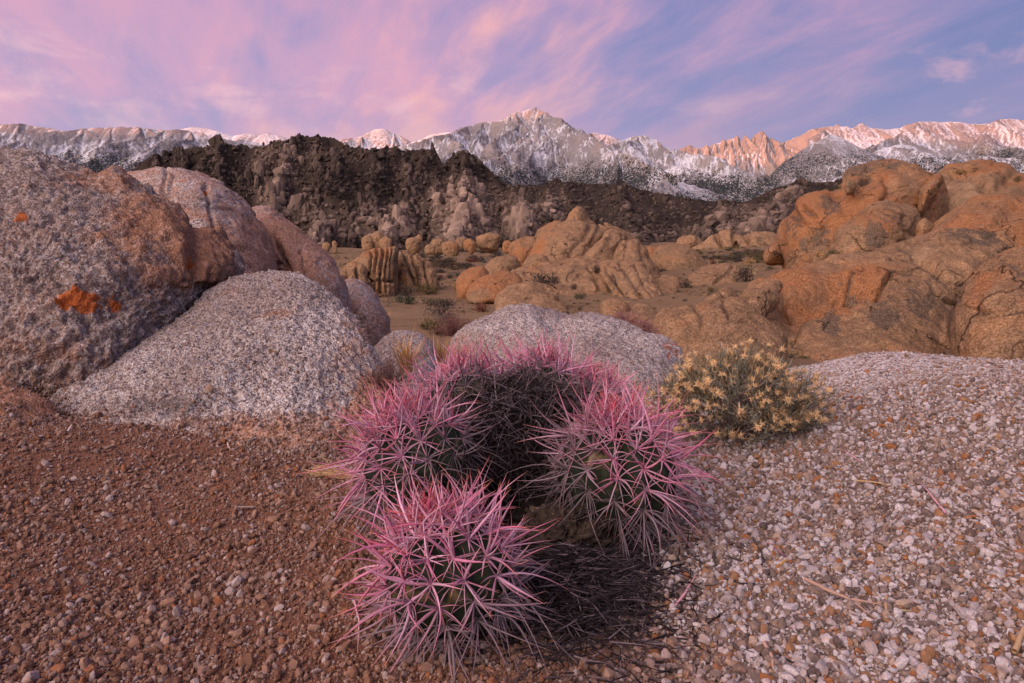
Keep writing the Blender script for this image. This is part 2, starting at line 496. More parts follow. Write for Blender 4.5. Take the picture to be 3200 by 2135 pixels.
def massif(label, crest, D, Db, ybase, cols, rows=150, gap=420.0, slope=1.0, drop=None, seed=0, snow0=0.5, tree_y=(600, 480), tree_amt=0.55, warm=0.0, ribs=(), jag=1.6, rough=1.0, auto=True):
    """a mountain face: crest traced on the sky line at distance D, spurs and gullies running down to the valley"""
    rg = np.random.default_rng(int(seed * 10) + 3)
    x0, x1 = crest[0][0], crest[-1][0]
    kx = np.linspace(x0, x1, max(60, int((x1 - x0) / 5)))
    ky = lerp_crest(crest, kx) + jag * fbm(np.stack([kx / 16.0, 0 * kx + seed, 0 * kx], 1), 4, 0.6)
    wob = 260 * fbm(np.stack([kx / 130.0, 0 * kx + seed + 3, 0 * kx], 1), 3)
    C = at(kx, ky, D + wob)
    segs = [(*C[i], *C[i + 1], 1.0) for i in range(len(C) - 1)]
    zmid = float(np.median(C[:, 2])); zb = float(at(x0, ybase, Db)[2])
    if drop is None: drop = (zmid - zb) / (D - Db) * 0.95
    for r in ribs:
        Pk = np.array([at(*q) for q in r])
        segs += [(*Pk[i], *Pk[i + 1], 1.0) for i in range(len(Pk) - 1)]
        make_spurs(Pk, (D - Db) * 0.28, drop * 1.5, gap * 0.8, rg, 0.3, False, 1.1, segs)
    if auto: make_spurs(C, (D - Db), drop, gap, rg, 0.3, True, 1.0, segs)
    yy = np.concatenate([np.linspace(D + 1500, D + 320, 10), np.linspace(D + 300, D - 300, 34), np.linspace(D - 320, Db - 200, rows)])
    px = np.linspace(x0, x1, cols); u = (px - CX) / FPX / CP
    u, _ = ray(px, np.full(cols, 500.0))
    Yg, U = np.meshgrid(yy, px, indexing='ij')
    X = np.broadcast_to(u, Yg.shape) * Yg
    p3 = np.stack([X.ravel() / 420, Yg.ravel() / 420, np.full(X.size, seed)], 1)
    wx = fbm(p3, 4).reshape(X.shape) * 85; wy = fbm(p3 + 40, 4).reshape(X.shape) * 85
    nearc = np.clip(np.abs(Yg - D) / 500, 0.12, 1)
    H, H2 = ridge_max(X + wx * nearc, Yg + wy * nearc, segs, slope)
    det = (ridged(np.stack([X.ravel() / 130, Yg.ravel() / 130, H.ravel() / 400 + seed], 1), 4, 0.6).reshape(X.shape) - 0.65)
    z = H + det * 62 * rough * nearc
    # valley fill: snow cones and fans blunt the gullies
    gul = np.clip((H - H2) / 120, 0, 1)          # 0 in the gully bottom, 1 on the ridge
    V = np.stack([X, Yg, z], -1)
    lap = (np.roll(z, 3, 1) + np.roll(z, -3, 1)) / 2 - z
    gx = np.gradient(z, axis=1) / (np.abs(np.gradient(X, axis=1)) + 1e-3); gyy = np.gradient(z, axis=0) / (np.gradient(Yg, axis=0) - 1e-3)
    sl = np.hypot(gx, gyy)
    big = fbm(np.stack([X.ravel() / 900, Yg.ravel() / 900, np.full(X.size, seed + 2)], 1), 3).reshape(X.shape)
    sn = snow0 + np.clip(lap / 60, -0.3, 0.3) + 0.42 * (0.45 - gul) + 0.25 * (1.0 - sl) + 0.30 * big - 0.10 * gx - 0.28 * np.exp(-((Yg - D) / 500) ** 2) * np.clip(sl, 0, 1.5)
    pyv = CY - FPX * ((z - CAMZ) * CP + Yg * SP) / (Yg * CP - (z - CAMZ) * SP)
    lowf = sstep(pyv, tree_y[1], tree_y[0])
    tr = lowf * (tree_amt + 0.32) - 0.10 + 0.22 * fbm(np.stack([X.ravel() / 600, Yg.ravel() / 600, np.full(X.size, seed + 6)], 1), 3).reshape(X.shape) * sstep(pyv, tree_y[1] - 20, tree_y[1] + 40) + 0.18 * lowf * (gul - 0.4)
    me = np_mesh('mountain', V.reshape(-1, 3), grid_faces(len(yy), cols)[:, ::-1])
    set_attr(me, 'snow', sn.ravel()); set_attr(me, 'tree', tr.ravel())
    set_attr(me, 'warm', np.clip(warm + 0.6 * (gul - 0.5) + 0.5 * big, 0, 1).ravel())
    return link('mountain', me, M_MTN, kind='structure', label=label)

massif('long snow-dusted ridge with dark gullies at the left', [(-420, 420), (-200, 400), (0, 389), (63, 385), (117, 397), (154, 399), (206, 411), (262, 401), (337, 397), (435, 397), (482, 404), (519, 407), (562, 404), (640, 418), (730, 440), (800, 452), (900, 470), (1010, 500)],
       12200, 7600, 690, 520, 120, gap=520, slope=0.85, seed=1.3, snow0=0.22, tree_y=(540, 395), tree_amt=0.46,
       ribs=[[(63, 385, 12200), (30, 450, 11400), (-20, 540, 10200), (-60, 620, 9000)], [(262, 401, 12200), (215, 460, 11500), (190, 540, 10400), (260, 640, 8800)],
             [(435, 397, 12200), (420, 450, 11500), (360, 520, 10500), (330, 600, 9300)], [(562, 404, 12200), (500, 450, 11500), (400, 510, 10600), (310, 560, 9900), (260, 620, 9000)], [(730, 440, 12200), (620, 470, 11300), (520, 530, 10200), (420, 600, 9200)]])
massif('rounded snowy summit behind the left ridge', [(470, 432), (519, 416), (562, 404), (608, 396), (655, 403), (702, 417), (730, 425), (768, 418), (814, 422), (842, 417), (870, 424), (930, 440), (1010, 460), (1083, 436), (1130, 450)],
       13600, 9800, 620, 260, 70, gap=900, slope=0.5, seed=5.1, snow0=0.30, tree_y=(560, 440), tree_amt=0.45, jag=0.8, rough=0.5)
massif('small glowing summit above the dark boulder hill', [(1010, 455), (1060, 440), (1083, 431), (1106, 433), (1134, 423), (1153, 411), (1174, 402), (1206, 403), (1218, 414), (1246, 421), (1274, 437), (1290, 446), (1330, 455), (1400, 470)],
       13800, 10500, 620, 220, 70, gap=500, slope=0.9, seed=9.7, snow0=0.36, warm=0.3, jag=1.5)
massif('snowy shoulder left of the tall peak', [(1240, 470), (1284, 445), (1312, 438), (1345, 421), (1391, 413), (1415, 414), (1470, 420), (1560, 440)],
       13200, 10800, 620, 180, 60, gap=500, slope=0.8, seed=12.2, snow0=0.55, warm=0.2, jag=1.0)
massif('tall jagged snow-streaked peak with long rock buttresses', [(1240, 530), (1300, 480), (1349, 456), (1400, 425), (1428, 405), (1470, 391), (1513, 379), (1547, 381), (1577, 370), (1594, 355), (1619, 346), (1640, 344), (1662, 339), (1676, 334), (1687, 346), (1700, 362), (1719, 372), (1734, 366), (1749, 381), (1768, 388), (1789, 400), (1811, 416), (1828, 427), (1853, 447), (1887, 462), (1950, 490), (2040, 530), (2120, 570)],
       10650, 7000, 680, 640, 190, gap=330, slope=1.25, seed=2.6, snow0=0.40, tree_y=(570, 430), tree_amt=0.44, warm=0.2, jag=2.2,
       ribs=[[(1594, 355, 10650), (1580, 400, 10350), (1545, 460, 9900), (1520, 540, 9100), (1500, 640, 8000)],
             [(1719, 372, 10650), (1690, 408, 10050), (1672, 400, 9750), (1655, 445, 9450), (1640, 520, 8850), (1620, 610, 8000)],
             [(1690, 408, 10050), (1715, 440, 9600), (1735, 520, 8900), (1760, 620, 8000)],
             [(1789, 400, 10650), (1800, 450, 10100), (1830, 520, 9300), (1860, 610, 8300)],
             [(1513, 379, 10650), (1490, 430, 10150), (1465, 500, 9400), (1420, 600, 8300)],
             [(1428, 405, 10650), (1400, 450, 10200), (1370, 520, 9400), (1330, 600, 8500)],
             [(1853, 447, 10650), (1890, 500, 9900), (1930, 570, 9000), (1960, 640, 8200)]])
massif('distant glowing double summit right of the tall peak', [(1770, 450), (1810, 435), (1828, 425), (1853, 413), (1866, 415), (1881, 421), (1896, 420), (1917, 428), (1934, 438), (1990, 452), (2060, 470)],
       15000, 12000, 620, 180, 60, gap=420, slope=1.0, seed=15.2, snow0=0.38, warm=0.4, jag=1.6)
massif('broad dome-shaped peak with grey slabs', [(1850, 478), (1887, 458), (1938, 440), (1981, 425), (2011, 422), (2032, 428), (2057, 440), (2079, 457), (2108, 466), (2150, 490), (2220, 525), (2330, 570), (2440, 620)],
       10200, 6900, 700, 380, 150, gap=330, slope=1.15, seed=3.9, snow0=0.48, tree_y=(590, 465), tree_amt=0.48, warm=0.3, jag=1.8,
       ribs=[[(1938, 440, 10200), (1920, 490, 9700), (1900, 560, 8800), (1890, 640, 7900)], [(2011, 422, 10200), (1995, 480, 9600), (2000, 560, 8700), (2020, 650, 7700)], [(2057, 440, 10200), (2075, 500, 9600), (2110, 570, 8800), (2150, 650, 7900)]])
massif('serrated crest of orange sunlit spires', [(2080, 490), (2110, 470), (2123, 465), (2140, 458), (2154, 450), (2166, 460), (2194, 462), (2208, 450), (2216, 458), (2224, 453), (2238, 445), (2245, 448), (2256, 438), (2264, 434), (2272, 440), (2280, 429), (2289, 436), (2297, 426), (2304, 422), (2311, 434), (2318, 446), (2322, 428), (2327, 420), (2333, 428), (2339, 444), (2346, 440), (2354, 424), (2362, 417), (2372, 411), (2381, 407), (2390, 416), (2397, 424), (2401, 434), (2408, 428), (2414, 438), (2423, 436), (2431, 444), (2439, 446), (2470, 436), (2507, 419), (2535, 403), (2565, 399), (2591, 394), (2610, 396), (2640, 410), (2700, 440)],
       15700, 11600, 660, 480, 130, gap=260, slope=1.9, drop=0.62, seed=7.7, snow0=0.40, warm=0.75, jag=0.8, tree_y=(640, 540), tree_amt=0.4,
       ribs=[[(2304, 422, 15700), (2303, 470, 15300), (2300, 520, 14700)], [(2327, 420, 15700), (2328, 470, 15300), (2330, 520, 14700)], [(2381, 407, 15700), (2378, 460, 15250), (2372, 520, 14600)], [(2264, 434, 15700), (2262, 475, 15300), (2258, 520, 14700)]])
massif('broad snowy massif on the right with bright cornices', [(2520, 440), (2560, 415), (2591, 398), (2622, 386), (2634, 396), (2650, 393), (2664, 401), (2694, 383), (2713, 396), (2727, 399), (2769, 404), (2811, 401), (2835, 389), (2877, 379), (2942, 380), (2999, 380), (3036, 387), (3083, 387), (3130, 371), (3167, 372), (3200, 377), (3300, 372), (3420, 392), (3600, 400)],
       13000, 8600, 680, 520, 140, gap=480, slope=0.95, seed=4.4, snow0=0.28, tree_y=(520, 405), tree_amt=0.45, warm=0.25, jag=1.6)
massif('dark tree-speckled spur in front of the right massif', [(2330, 640), (2400, 585), (2451, 505), (2490, 478), (2521, 458), (2560, 438), (2596, 418), (2625, 428), (2662, 445), (2708, 472), (2760, 490), (2860, 530), (2960, 570)],
       9300, 6600, 720, 340, 130, gap=360, slope=0.95, seed=6.4, snow0=0.40, tree_y=(510, 410), tree_amt=0.34, warm=0.15, jag=2.0)
massif('low forested shoulder below the right massif', [(2640, 540), (2700, 490), (2760, 462), (2816, 451), (2870, 462), (2920, 480), (2966, 500), (3050, 520), (3130, 512), (3200, 520), (3320, 540), (3500, 560)],
       9900, 7200, 700, 340, 100, gap=420, slope=0.85, seed=8.4, snow0=0.44, tree_y=(530, 430), tree_amt=0.36, warm=0.1, jag=1.8)
massif('snowy foothill above the canyon mouth', [(1900, 640), (2000, 590), (2080, 560), (2150, 575), (2230, 600), (2300, 622), (2390, 650)],
       7400, 6000, 740, 240, 70, gap=300, slope=0.8, seed=10.4, snow0=0.26, tree_y=(640, 540), tree_amt=0.5, jag=2.0)

# ------------------------------------------------------------------ boulder prototypes
def hull_rock(seed, n=18, box=(1, 1, 1), sq=3.0):
    r = random.Random(seed)
    bm = bmesh.new()
    for _ in range(n):
        v = Vector((r.gauss(0, 1), r.gauss(0, 1), r.gauss(0, 1)))
        k = (abs(v.x) ** sq + abs(v.y) ** sq + abs(v.z) ** sq) ** (1 / sq)
        v = v / k * r.uniform(0.86, 1.0)
        bm.verts.new((v.x * box[0], v.y * box[1], v.z * box[2]))
    res = bmesh.ops.convex_hull(bm, input=bm.verts)
    junk = [e for e in res['geom_interior'] if isinstance(e, bmesh.types.BMVert)] + [e for e in res['geom_unused'] if isinstance(e, bmesh.types.BMVert)]
    if junk: bmesh.ops.delete(bm, geom=list(set(junk)), context='VERTS')
    bmesh.ops.triangulate(bm, faces=bm.faces)
    bmesh.ops.recalc_face_normals(bm, faces=bm.faces)
    bm.verts.index_update()
    V = np.array([v.co[:] for v in bm.verts]); F = np.array([[v.index for v in f.verts] for f in bm.faces])
    bm.free()
    return V, F
SLABS = [hull_rock(100 + k, 30, (0.70, 0.6, 1.0), 7.0) for k in range(12)]
BLOCKS = [hull_rock(200 + k, 28, (1.0, 0.9, 0.75), 4.5) for k in range(12)]

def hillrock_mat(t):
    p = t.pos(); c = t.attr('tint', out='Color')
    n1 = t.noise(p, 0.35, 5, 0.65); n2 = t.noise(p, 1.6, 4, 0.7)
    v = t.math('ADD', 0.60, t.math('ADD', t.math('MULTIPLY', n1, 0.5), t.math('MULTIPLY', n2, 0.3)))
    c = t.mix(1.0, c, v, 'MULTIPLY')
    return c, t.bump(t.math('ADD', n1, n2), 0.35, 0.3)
M_HILL = material('varnished_boulders', hillrock_mat, 0.95, 0.04)

def pick_mat(tone):
    def f(t):
        p = t.pos(); n1 = t.noise(p, 0.35, 5, 0.65); n2 = t.noise(p, 1.6, 4, 0.7)
        v = t.math('ADD', 0.45, t.math('ADD', t.math('MULTIPLY', n1, 0.7), t.math('MULTIPLY', n2, 0.4)))
        return t.mix(1.0, tone, v, 'MULTIPLY'), t.bump(t.math('ADD', n1, n2), 0.35, 0.3)
    return material('boulder_stone', f, 0.95, 0.04)
TONES = [(0.060, 0.046, 0.039), (0.10, 0.075, 0.062), (0.18, 0.132, 0.106), (0.26, 0.19, 0.15)]
M_PICK = [pick_mat(c) for c in TONES]
PROTO = {}
def proto_mesh(kind, i, tone):
    key = (kind, i, tone)
    if key not in PROTO:
        V, F = (SLABS if kind == 's' else BLOCKS)[i]
        me = np_mesh('boulder', V, F, smooth=False); me.materials.append(M_PICK[tone]); PROTO[key] = me
    return PROTO[key]

def boulder_hill(label, crest, D, Db, zb, cols, rows, spurs, n_rocks, n_pick, seed, size=(0.9, 3.4), light=(), slab_bias=0.65, slope=1.3, gap=26.0, drop=0.75):
    """a heap of jointed granite: ridges and gullies covered in slabs and blocks"""
    rg = np.random.default_rng(seed)
    x0, x1 = crest[0][0], crest[-1][0]
    kx = np.linspace(x0, x1, int((x1 - x0) / 6))
    C = at(kx, lerp_crest(crest, kx) + 9, D + 8 * fbm(np.stack([kx / 90.0, 0 * kx + seed, 0 * kx], 1), 2))
    segs = [(*C[i], *C[i + 1], 1.0) for i in range(len(C) - 1)]
    for r in spurs:
        Pk = np.array([at(*q) for q in r])
        segs += [(*Pk[i], *Pk[i + 1], 1.0) for i in range(len(Pk) - 1)]
        make_spurs(Pk, (D - Db) * 0.25, drop * 1.5, gap * 0.9, rg, 0.3, False, 1.15, segs)
    make_spurs(C, (D - Db) * 0.8, drop, gap, rg, 0.3, True, 1.0, segs)
    yy = np.concatenate([np.linspace(D + 90, D + 14, 12), np.linspace(D + 12, Db - 20, rows)])
    px = np.linspace(x0, x1, cols); u, _ = ray(px, np.full(cols, 600.0))
    Yg, U = np.meshgrid(yy, px, indexing='ij'); X = np.broadcast_to(u, Yg.shape) * Yg
    p3 = np.stack([X.ravel() / 16, Yg.ravel() / 16, np.full(X.size, seed)], 1)
    wx = fbm(p3, 3).reshape(X.shape) * 3; wy = fbm(p3 + 40, 3).reshape(X.shape) * 3
    H, H2 = ridge_max(X + wx, Yg + wy, segs, slope)
    gul = np.clip((H - H2) / 5.0, 0, 1)
    z = H + 0.5 * fbm(np.stack([X.ravel() / 5, Yg.ravel() / 5, H.ravel() / 8], 1), 3).reshape(X.shape)
    z = np.maximum(z, zb + 0 * z)
    V = np.stack([X, Yg, z], -1)
    pyv = CY - FPX * ((z - CAMZ) * CP + Yg * SP) / (Yg * CP - (z - CAMZ) * SP)
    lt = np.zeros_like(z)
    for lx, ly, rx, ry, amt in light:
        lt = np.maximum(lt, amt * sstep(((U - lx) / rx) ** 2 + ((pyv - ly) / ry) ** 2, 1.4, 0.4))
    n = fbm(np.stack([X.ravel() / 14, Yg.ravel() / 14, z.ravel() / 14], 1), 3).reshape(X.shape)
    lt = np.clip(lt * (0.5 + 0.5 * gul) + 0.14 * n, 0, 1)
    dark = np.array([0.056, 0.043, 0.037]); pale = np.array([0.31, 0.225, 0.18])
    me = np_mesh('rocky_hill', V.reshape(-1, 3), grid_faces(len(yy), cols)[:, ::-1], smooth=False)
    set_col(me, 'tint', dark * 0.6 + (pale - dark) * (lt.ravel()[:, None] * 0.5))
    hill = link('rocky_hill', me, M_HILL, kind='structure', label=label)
    seen = pyv <= np.minimum.accumulate(pyv[::-1], axis=0)[::-1] + 6      # rows run from far to near
    i0 = np.arange(len(yy))[:, None]
    ok = (seen & (z > zb + 0.3) & (Yg < D + 1)).ravel()
    cell = np.abs(np.gradient(pyv, axis=0)).ravel() * Yg.ravel() ** 2 * 0 + np.clip(np.abs(np.gradient(pyv, axis=0)).ravel(), 0.6, 8)
    wgt = np.where(ok, cell, 0.0); wgt /= wgt.sum()
    pick = rg.choice(X.size, n_rocks, p=wgt)
    du = np.gradient(V, axis=1); dv = np.gradient(V, axis=0)
    N = np.cross(du, dv); N /= np.linalg.norm(N, axis=-1, keepdims=True) + 1e-9
    N = np.where(N[..., 2:3] < 0, -N, N).reshape(-1, 3); Vf = V.reshape(-1, 3); lf = lt.ravel(); gf_ = gul.ravel()
    joint = fbm(Vf[pick] / 60, 2) * 0.9
    bag = Bag(); items = []
    for k, c in enumerate(pick):
        g = gf_[c]
        s = size[0] * (size[1] / size[0]) ** (rg.random() ** 2.0) * (0.55 + 0.55 * g) * (0.85 + 0.4 * lf[c])
        slab = rg.random() < slab_bias * (0.35 + 0.65 * g)
        if slab:
            S = (s * rg.uniform(0.65, 1.2), s * rg.uniform(0.65, 1.2), s * rg.uniform(0.9, 1.7))
            R = euler(rg.normal(0, 0.07), rg.normal(0.05, 0.08), joint[k] + rg.choice([0, 1.57]) + rg.normal(0, 0.2))
            q = Vf[c] + N[c] * (-0.35 * s) + np.array([0, 0, 0.15 * s])
        else:
            S = (s * rg.uniform(0.6, 1.2), s * rg.uniform(0.6, 1.1), s * rg.uniform(0.6, 1.1))
            R = euler(rg.normal(0, 0.4), rg.normal(0, 0.4), rg.uniform(0, 6.28))
            q = Vf[c] + N[c] * 0.05 * s
        items.append((s / Vf[c, 1], 's' if slab else 'b', int(rg.integers(0, 12)), R, S, q, float(np.clip(lf[c] + rg.normal(0, 0.09), 0, 1)), rg.uniform(0.62, 1.3)))
    items.sort(key=lambda e: -e[0])
    for k, (ap, kd, idx, R, S, q, tl, vv) in enumerate(items):
        if k < n_pick:
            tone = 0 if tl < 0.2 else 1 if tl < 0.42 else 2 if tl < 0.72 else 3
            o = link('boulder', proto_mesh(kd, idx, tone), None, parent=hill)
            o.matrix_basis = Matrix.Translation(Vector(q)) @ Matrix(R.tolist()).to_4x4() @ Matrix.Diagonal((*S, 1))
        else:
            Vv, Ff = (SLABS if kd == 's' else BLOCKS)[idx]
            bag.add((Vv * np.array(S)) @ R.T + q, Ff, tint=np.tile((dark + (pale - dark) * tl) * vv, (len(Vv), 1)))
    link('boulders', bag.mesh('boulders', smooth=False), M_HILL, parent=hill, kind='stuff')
    return hill

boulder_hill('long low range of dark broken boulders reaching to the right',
    [(1480, 600), (1560, 575), (1611, 570), (1686, 567), (1733, 557), (1789, 560), (1836, 564), (1906, 564), (1930, 559), (1977, 578), (2006, 582), (2108, 602), (2194, 615), (2264, 620), (2325, 620), (2362, 603), (2446, 570), (2507, 557), (2545, 562), (2634, 554), (2760, 560), (2900, 590), (3100, 620)],
    420, 280, 2.0, 320, 120,
    [[(1733, 557, 420), (1720, 620, 390), (1700, 690, 340), (1690, 750, 290)], [(1930, 559, 420), (1950, 630, 385), (1980, 700, 335), (1990, 750, 295)], [(2507, 557, 420), (2460, 610, 370), (2400, 670, 320), (2350, 730, 280)], [(2264, 620, 420), (2240, 670, 375), (2200, 730, 310)], [(2634, 554, 420), (2600, 640, 350), (2560, 730, 290)]],
    4600, 90, 21, size=(1.4, 4.0), light=[(2330, 690, 110, 55, 0.6), (2470, 640, 70, 60, 0.45), (1730, 650, 60, 60, 0.5), (2100, 735, 200, 22, 0.35), (1960, 640, 160, 40, 0.12)], slab_bias=0.35, slope=0.75, gap=40, drop=0.4)
boulder_hill('tall dark hill of jointed boulders and standing slabs',
    [(330, 570), (412, 529), (468, 482), (505, 471), (557, 455), (590, 458), (655, 447), (688, 434), (711, 441), (753, 438), (777, 450), (833, 440), (889, 422), (931, 411), (983, 412), (1030, 418), (1076, 432), (1100, 447), (1120, 461), (1143, 455), (1209, 451), (1246, 455), (1274, 461), (1307, 454), (1345, 455), (1368, 482), (1382, 500), (1415, 480), (1457, 467), (1480, 474), (1504, 501), (1532, 520), (1565, 548), (1593, 572), (1650, 610), (1720, 660)],
    300, 200, 1.0, 380, 150,
    [[(931, 411, 300), (905, 470, 284), (875, 560, 258), (860, 650, 236), (870, 750, 212)], [(983, 412, 300), (1000, 520, 272), (990, 640, 242), (1000, 755, 212)],
     [(688, 434, 300), (690, 540, 272), (700, 650, 248), (720, 750, 226)], [(1209, 451, 300), (1185, 540, 276), (1160, 640, 250)],
     [(1345, 455, 300), (1300, 540, 276), (1255, 640, 246), (1215, 690, 228), (1190, 755, 204)], [(1457, 467, 300), (1440, 560, 264), (1450, 620, 236), (1440, 700, 212), (1430, 760, 198)],
     [(1593, 572, 300), (1625, 620, 266), (1645, 690, 232), (1650, 755, 206)], [(557, 455, 300), (560, 560, 268), (600, 700, 236)]],
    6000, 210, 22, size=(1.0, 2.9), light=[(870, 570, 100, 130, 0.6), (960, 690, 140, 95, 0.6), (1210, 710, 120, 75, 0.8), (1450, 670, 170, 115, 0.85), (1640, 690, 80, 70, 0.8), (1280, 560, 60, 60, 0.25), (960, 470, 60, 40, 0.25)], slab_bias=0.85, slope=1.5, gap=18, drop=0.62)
# ------------------------------------------------------------------ granite
def granite_near(t, rustiness=0.0, grain=120.0, dirt=0.0):
    p = t.pos()
    pw = t.vmath('ADD', p, t.vmath('SCALE', t.noise(p, 60.0, 2, 0.5, col=True), 0.010))
    cell = t.xyz(t.voro(pw, grain, out='Color'))
    c = t.ramp(cell[0], [(0.0, (0.08, 0.07, 0.075)), (0.09, (0.22, 0.17, 0.15)), (0.24, (0.38, 0.29, 0.25)), (0.40, (0.47, 0.42, 0.41)), (0.62, (0.55, 0.52, 0.53)), (0.86, (0.68, 0.66, 0.67))], 'CONSTANT')
    fine = t.noise(p, 260.0, 3, 0.7)
    c = t.mix(t.step(fine, 0.30, 0.60), t.mix(0.45, c, (0.16, 0.13, 0.12)), c)
    n1 = t.noise(p, 2.3, 5, 0.65); n2 = t.noise(p, 11.0, 5, 0.7); n3 = t.noise(t.vmath('ADD', p, (7.3, 2.2, 5.1)), 5.0, 5, 0.7)
    blot = t.noise(t.vmath('ADD', p, (1.7, 4.2, 8.8)), 0.9, 5, 0.65)
    c = t.mix(t.step(t.math('SUBTRACT', blot, dirt), 0.35, 0.70), t.mix(0.52, c, (0.15, 0.095, 0.078)), c)
    med = t.noise(t.vmath('ADD', p, (5.7, 1.2, 2.8)), 26.0, 4, 0.7)
    c = t.mix(t.math('MULTIPLY', t.step(t.math('ADD', med, dirt), 0.50, 0.66), 0.68), c, (0.115, 0.078, 0.066))
    # iron stain
    rust = t.math('ADD', t.attr('rust'), rustiness)
    rm = t.step(t.math('ADD', rust, t.math('ADD', t.math('MULTIPLY', t.math('SUBTRACT', n1, 0.5), 1.1), t.math('MULTIPLY', t.math('SUBTRACT', n2, 0.5), 1.3))), 0.25, 0.85)
    c = t.mix(t.math('MULTIPLY', rm, 0.80), c, t.mix(1.0, t.mix(0.35, c, (0.45, 0.42, 0.40)), (0.84, 0.47, 0.29), 'MULTIPLY'))
    # dark crust lichen
    dk = t.step(t.math('ADD', t.attr('dark'), t.math('ADD', t.math('MULTIPLY', t.math('SUBTRACT', n3, 0.5), 1.3), t.math('MULTIPLY', t.math('SUBTRACT', n2, 0.5), 1.0))), 0.30, 0.75)
    c = t.mix(t.math('MULTIPLY', dk, 0.72), c, (0.050, 0.042, 0.042))
    # orange and mustard lichen
    l1 = t.noise(t.vmath('ADD', p, (3.1, 9.2, 1.1)), 7.0, 6, 0.72, 0.3)
    lo = t.step(t.math('ADD', t.attr('lichen'), l1), 0.70, 0.76)
    c = t.mix(t.math('MULTIPLY', lo, 0.9), c, t.mix(n2, (0.26, 0.055, 0.012), (0.42, 0.11, 0.02)))
    l2 = t.noise(t.vmath('ADD', p, (13.1, 1.2, 6.1)), 9.0, 6, 0.72, 0.3)
    c = t.mix(t.math('MULTIPLY', t.step(l2, 0.655, 0.70), 0.8), c, (0.20, 0.115, 0.022))
    h = t.math('SUBTRACT', 1.0, t.voro(pw, grain))
    h = t.math('ADD', t.math('MULTIPLY', h, 0.8), t.math('ADD', t.math('MULTIPLY', n2, 1.0), t.math('ADD', t.math('MULTIPLY', med, 1.0), t.math('MULTIPLY', fine, 0.35))))
    return c, t.bump(h, 0.85, 0.012)
M_GRAN = material('pale_granite', lambda t: granite_near(t), 0.9, 0.06)
M_GRAND = material('lichened_granite', lambda t: granite_near(t, 0.16, 95.0, 0.07), 0.9, 0.06)
M_GRANF = material('fine_pale_granite', lambda t: granite_near(t, 0.0, 90.0), 0.9, 0.06)
M_RUSTG = material('rust_stained_granite', lambda t: granite_near(t, 0.55, 75.0), 0.9, 0.06)

def granite_mid(t, warm=0.0, pale=0.0, js=0.28):
    p = t.pos()
    n0 = t.noise(p, 0.16, 4, 0.6); n1 = t.noise(p, 0.55, 6, 0.66, 0.3); n2 = t.noise(p, 3.0, 5, 0.7); n3 = t.noise(p, 22.0, 4, 0.8)
    st = t.noise(t.vmath('MULTIPLY', p, (1.0, 1.0, 0.22)), 1.3, 5, 0.65, 0.4)
    c = t.mix(t.step(t.math('ADD', t.math('MULTIPLY', n2, 0.6), t.math('MULTIPLY', n1, 0.4)), 0.36, 0.64), (0.140, 0.070, 0.026), (0.370, 0.205, 0.095))
    rust = t.math('ADD', t.attr('rust'), t.math('ADD', warm, t.math('ADD', t.math('MULTIPLY', t.math('SUBTRACT', n0, 0.5), 1.6), t.math('MULTIPLY', t.math('SUBTRACT', n1, 0.5), 2.1))))
    c = t.mix(t.math('MULTIPLY', t.step(rust, 0.12, 0.70), 0.90), c, t.mix(n2, (0.200, 0.055, 0.006), (0.430, 0.145, 0.022)))
    c = t.mix(t.math('MULTIPLY', t.step(t.math('ADD', t.attr('pale'), t.math('ADD', pale, t.math('MULTIPLY', t.math('SUBTRACT', n1, 0.5), 1.2))), 0.25, 0.8), 0.7), c, (0.42, 0.295, 0.175))
    dk = t.math('ADD', t.attr('dark'), t.math('ADD', t.math('MULTIPLY', t.math('SUBTRACT', st, 0.5), 2.0), t.math('MULTIPLY', t.math('SUBTRACT', n2, 0.5), 1.6)))
    c = t.mix(t.math('MULTIPLY', t.step(dk, 0.30, 0.44), 0.84), c, (0.050, 0.032, 0.022))
    sp = t.step(n3, 0.36, 0.66)
    c = t.mix(sp, t.mix(0.55, c, (0.040, 0.026, 0.016)), t.mix(0.24, c, (0.70, 0.55, 0.42)))
    # joints: thin irregular cracks
    pw = t.vmath('ADD', p, t.vmath('SCALE', t.noise(p, 0.7, 4, 0.6, col=True), 1.6))
    ed = t.voro(t.vmath('MULTIPLY', pw, (1.0, 1.0, 0.62)), js, 'DISTANCE_TO_EDGE')
    crack = t.math('MULTIPLY', t.step(ed, 0.011, 0.001), t.step(t.noise(p, 0.35, 3, 0.5), 0.42, 0.58))
    c = t.mix(t.math('MULTIPLY', crack, 0.75), c, (0.035, 0.023, 0.017))
    h = t.math('ADD', t.math('MULTIPLY', n2, 1.2), t.math('ADD', t.math('MULTIPLY', n3, 0.45), n1))
    h = t.math('SUBTRACT', h, t.math('MULTIPLY', crack, 1.2))
    return c, t.bump(h, 0.8, 0.11)
M_OCHRE = material('ochre_granite', lambda t: granite_mid(t, 0.08), 0.92, 0.05)
M_ORANGE = material('orange_granite', lambda t: granite_mid(t, 0.42), 0.92, 0.05)
M_BUFF = material('buff_granite', lambda t: granite_mid(t, -0.12, 0.22), 0.92, 0.05)

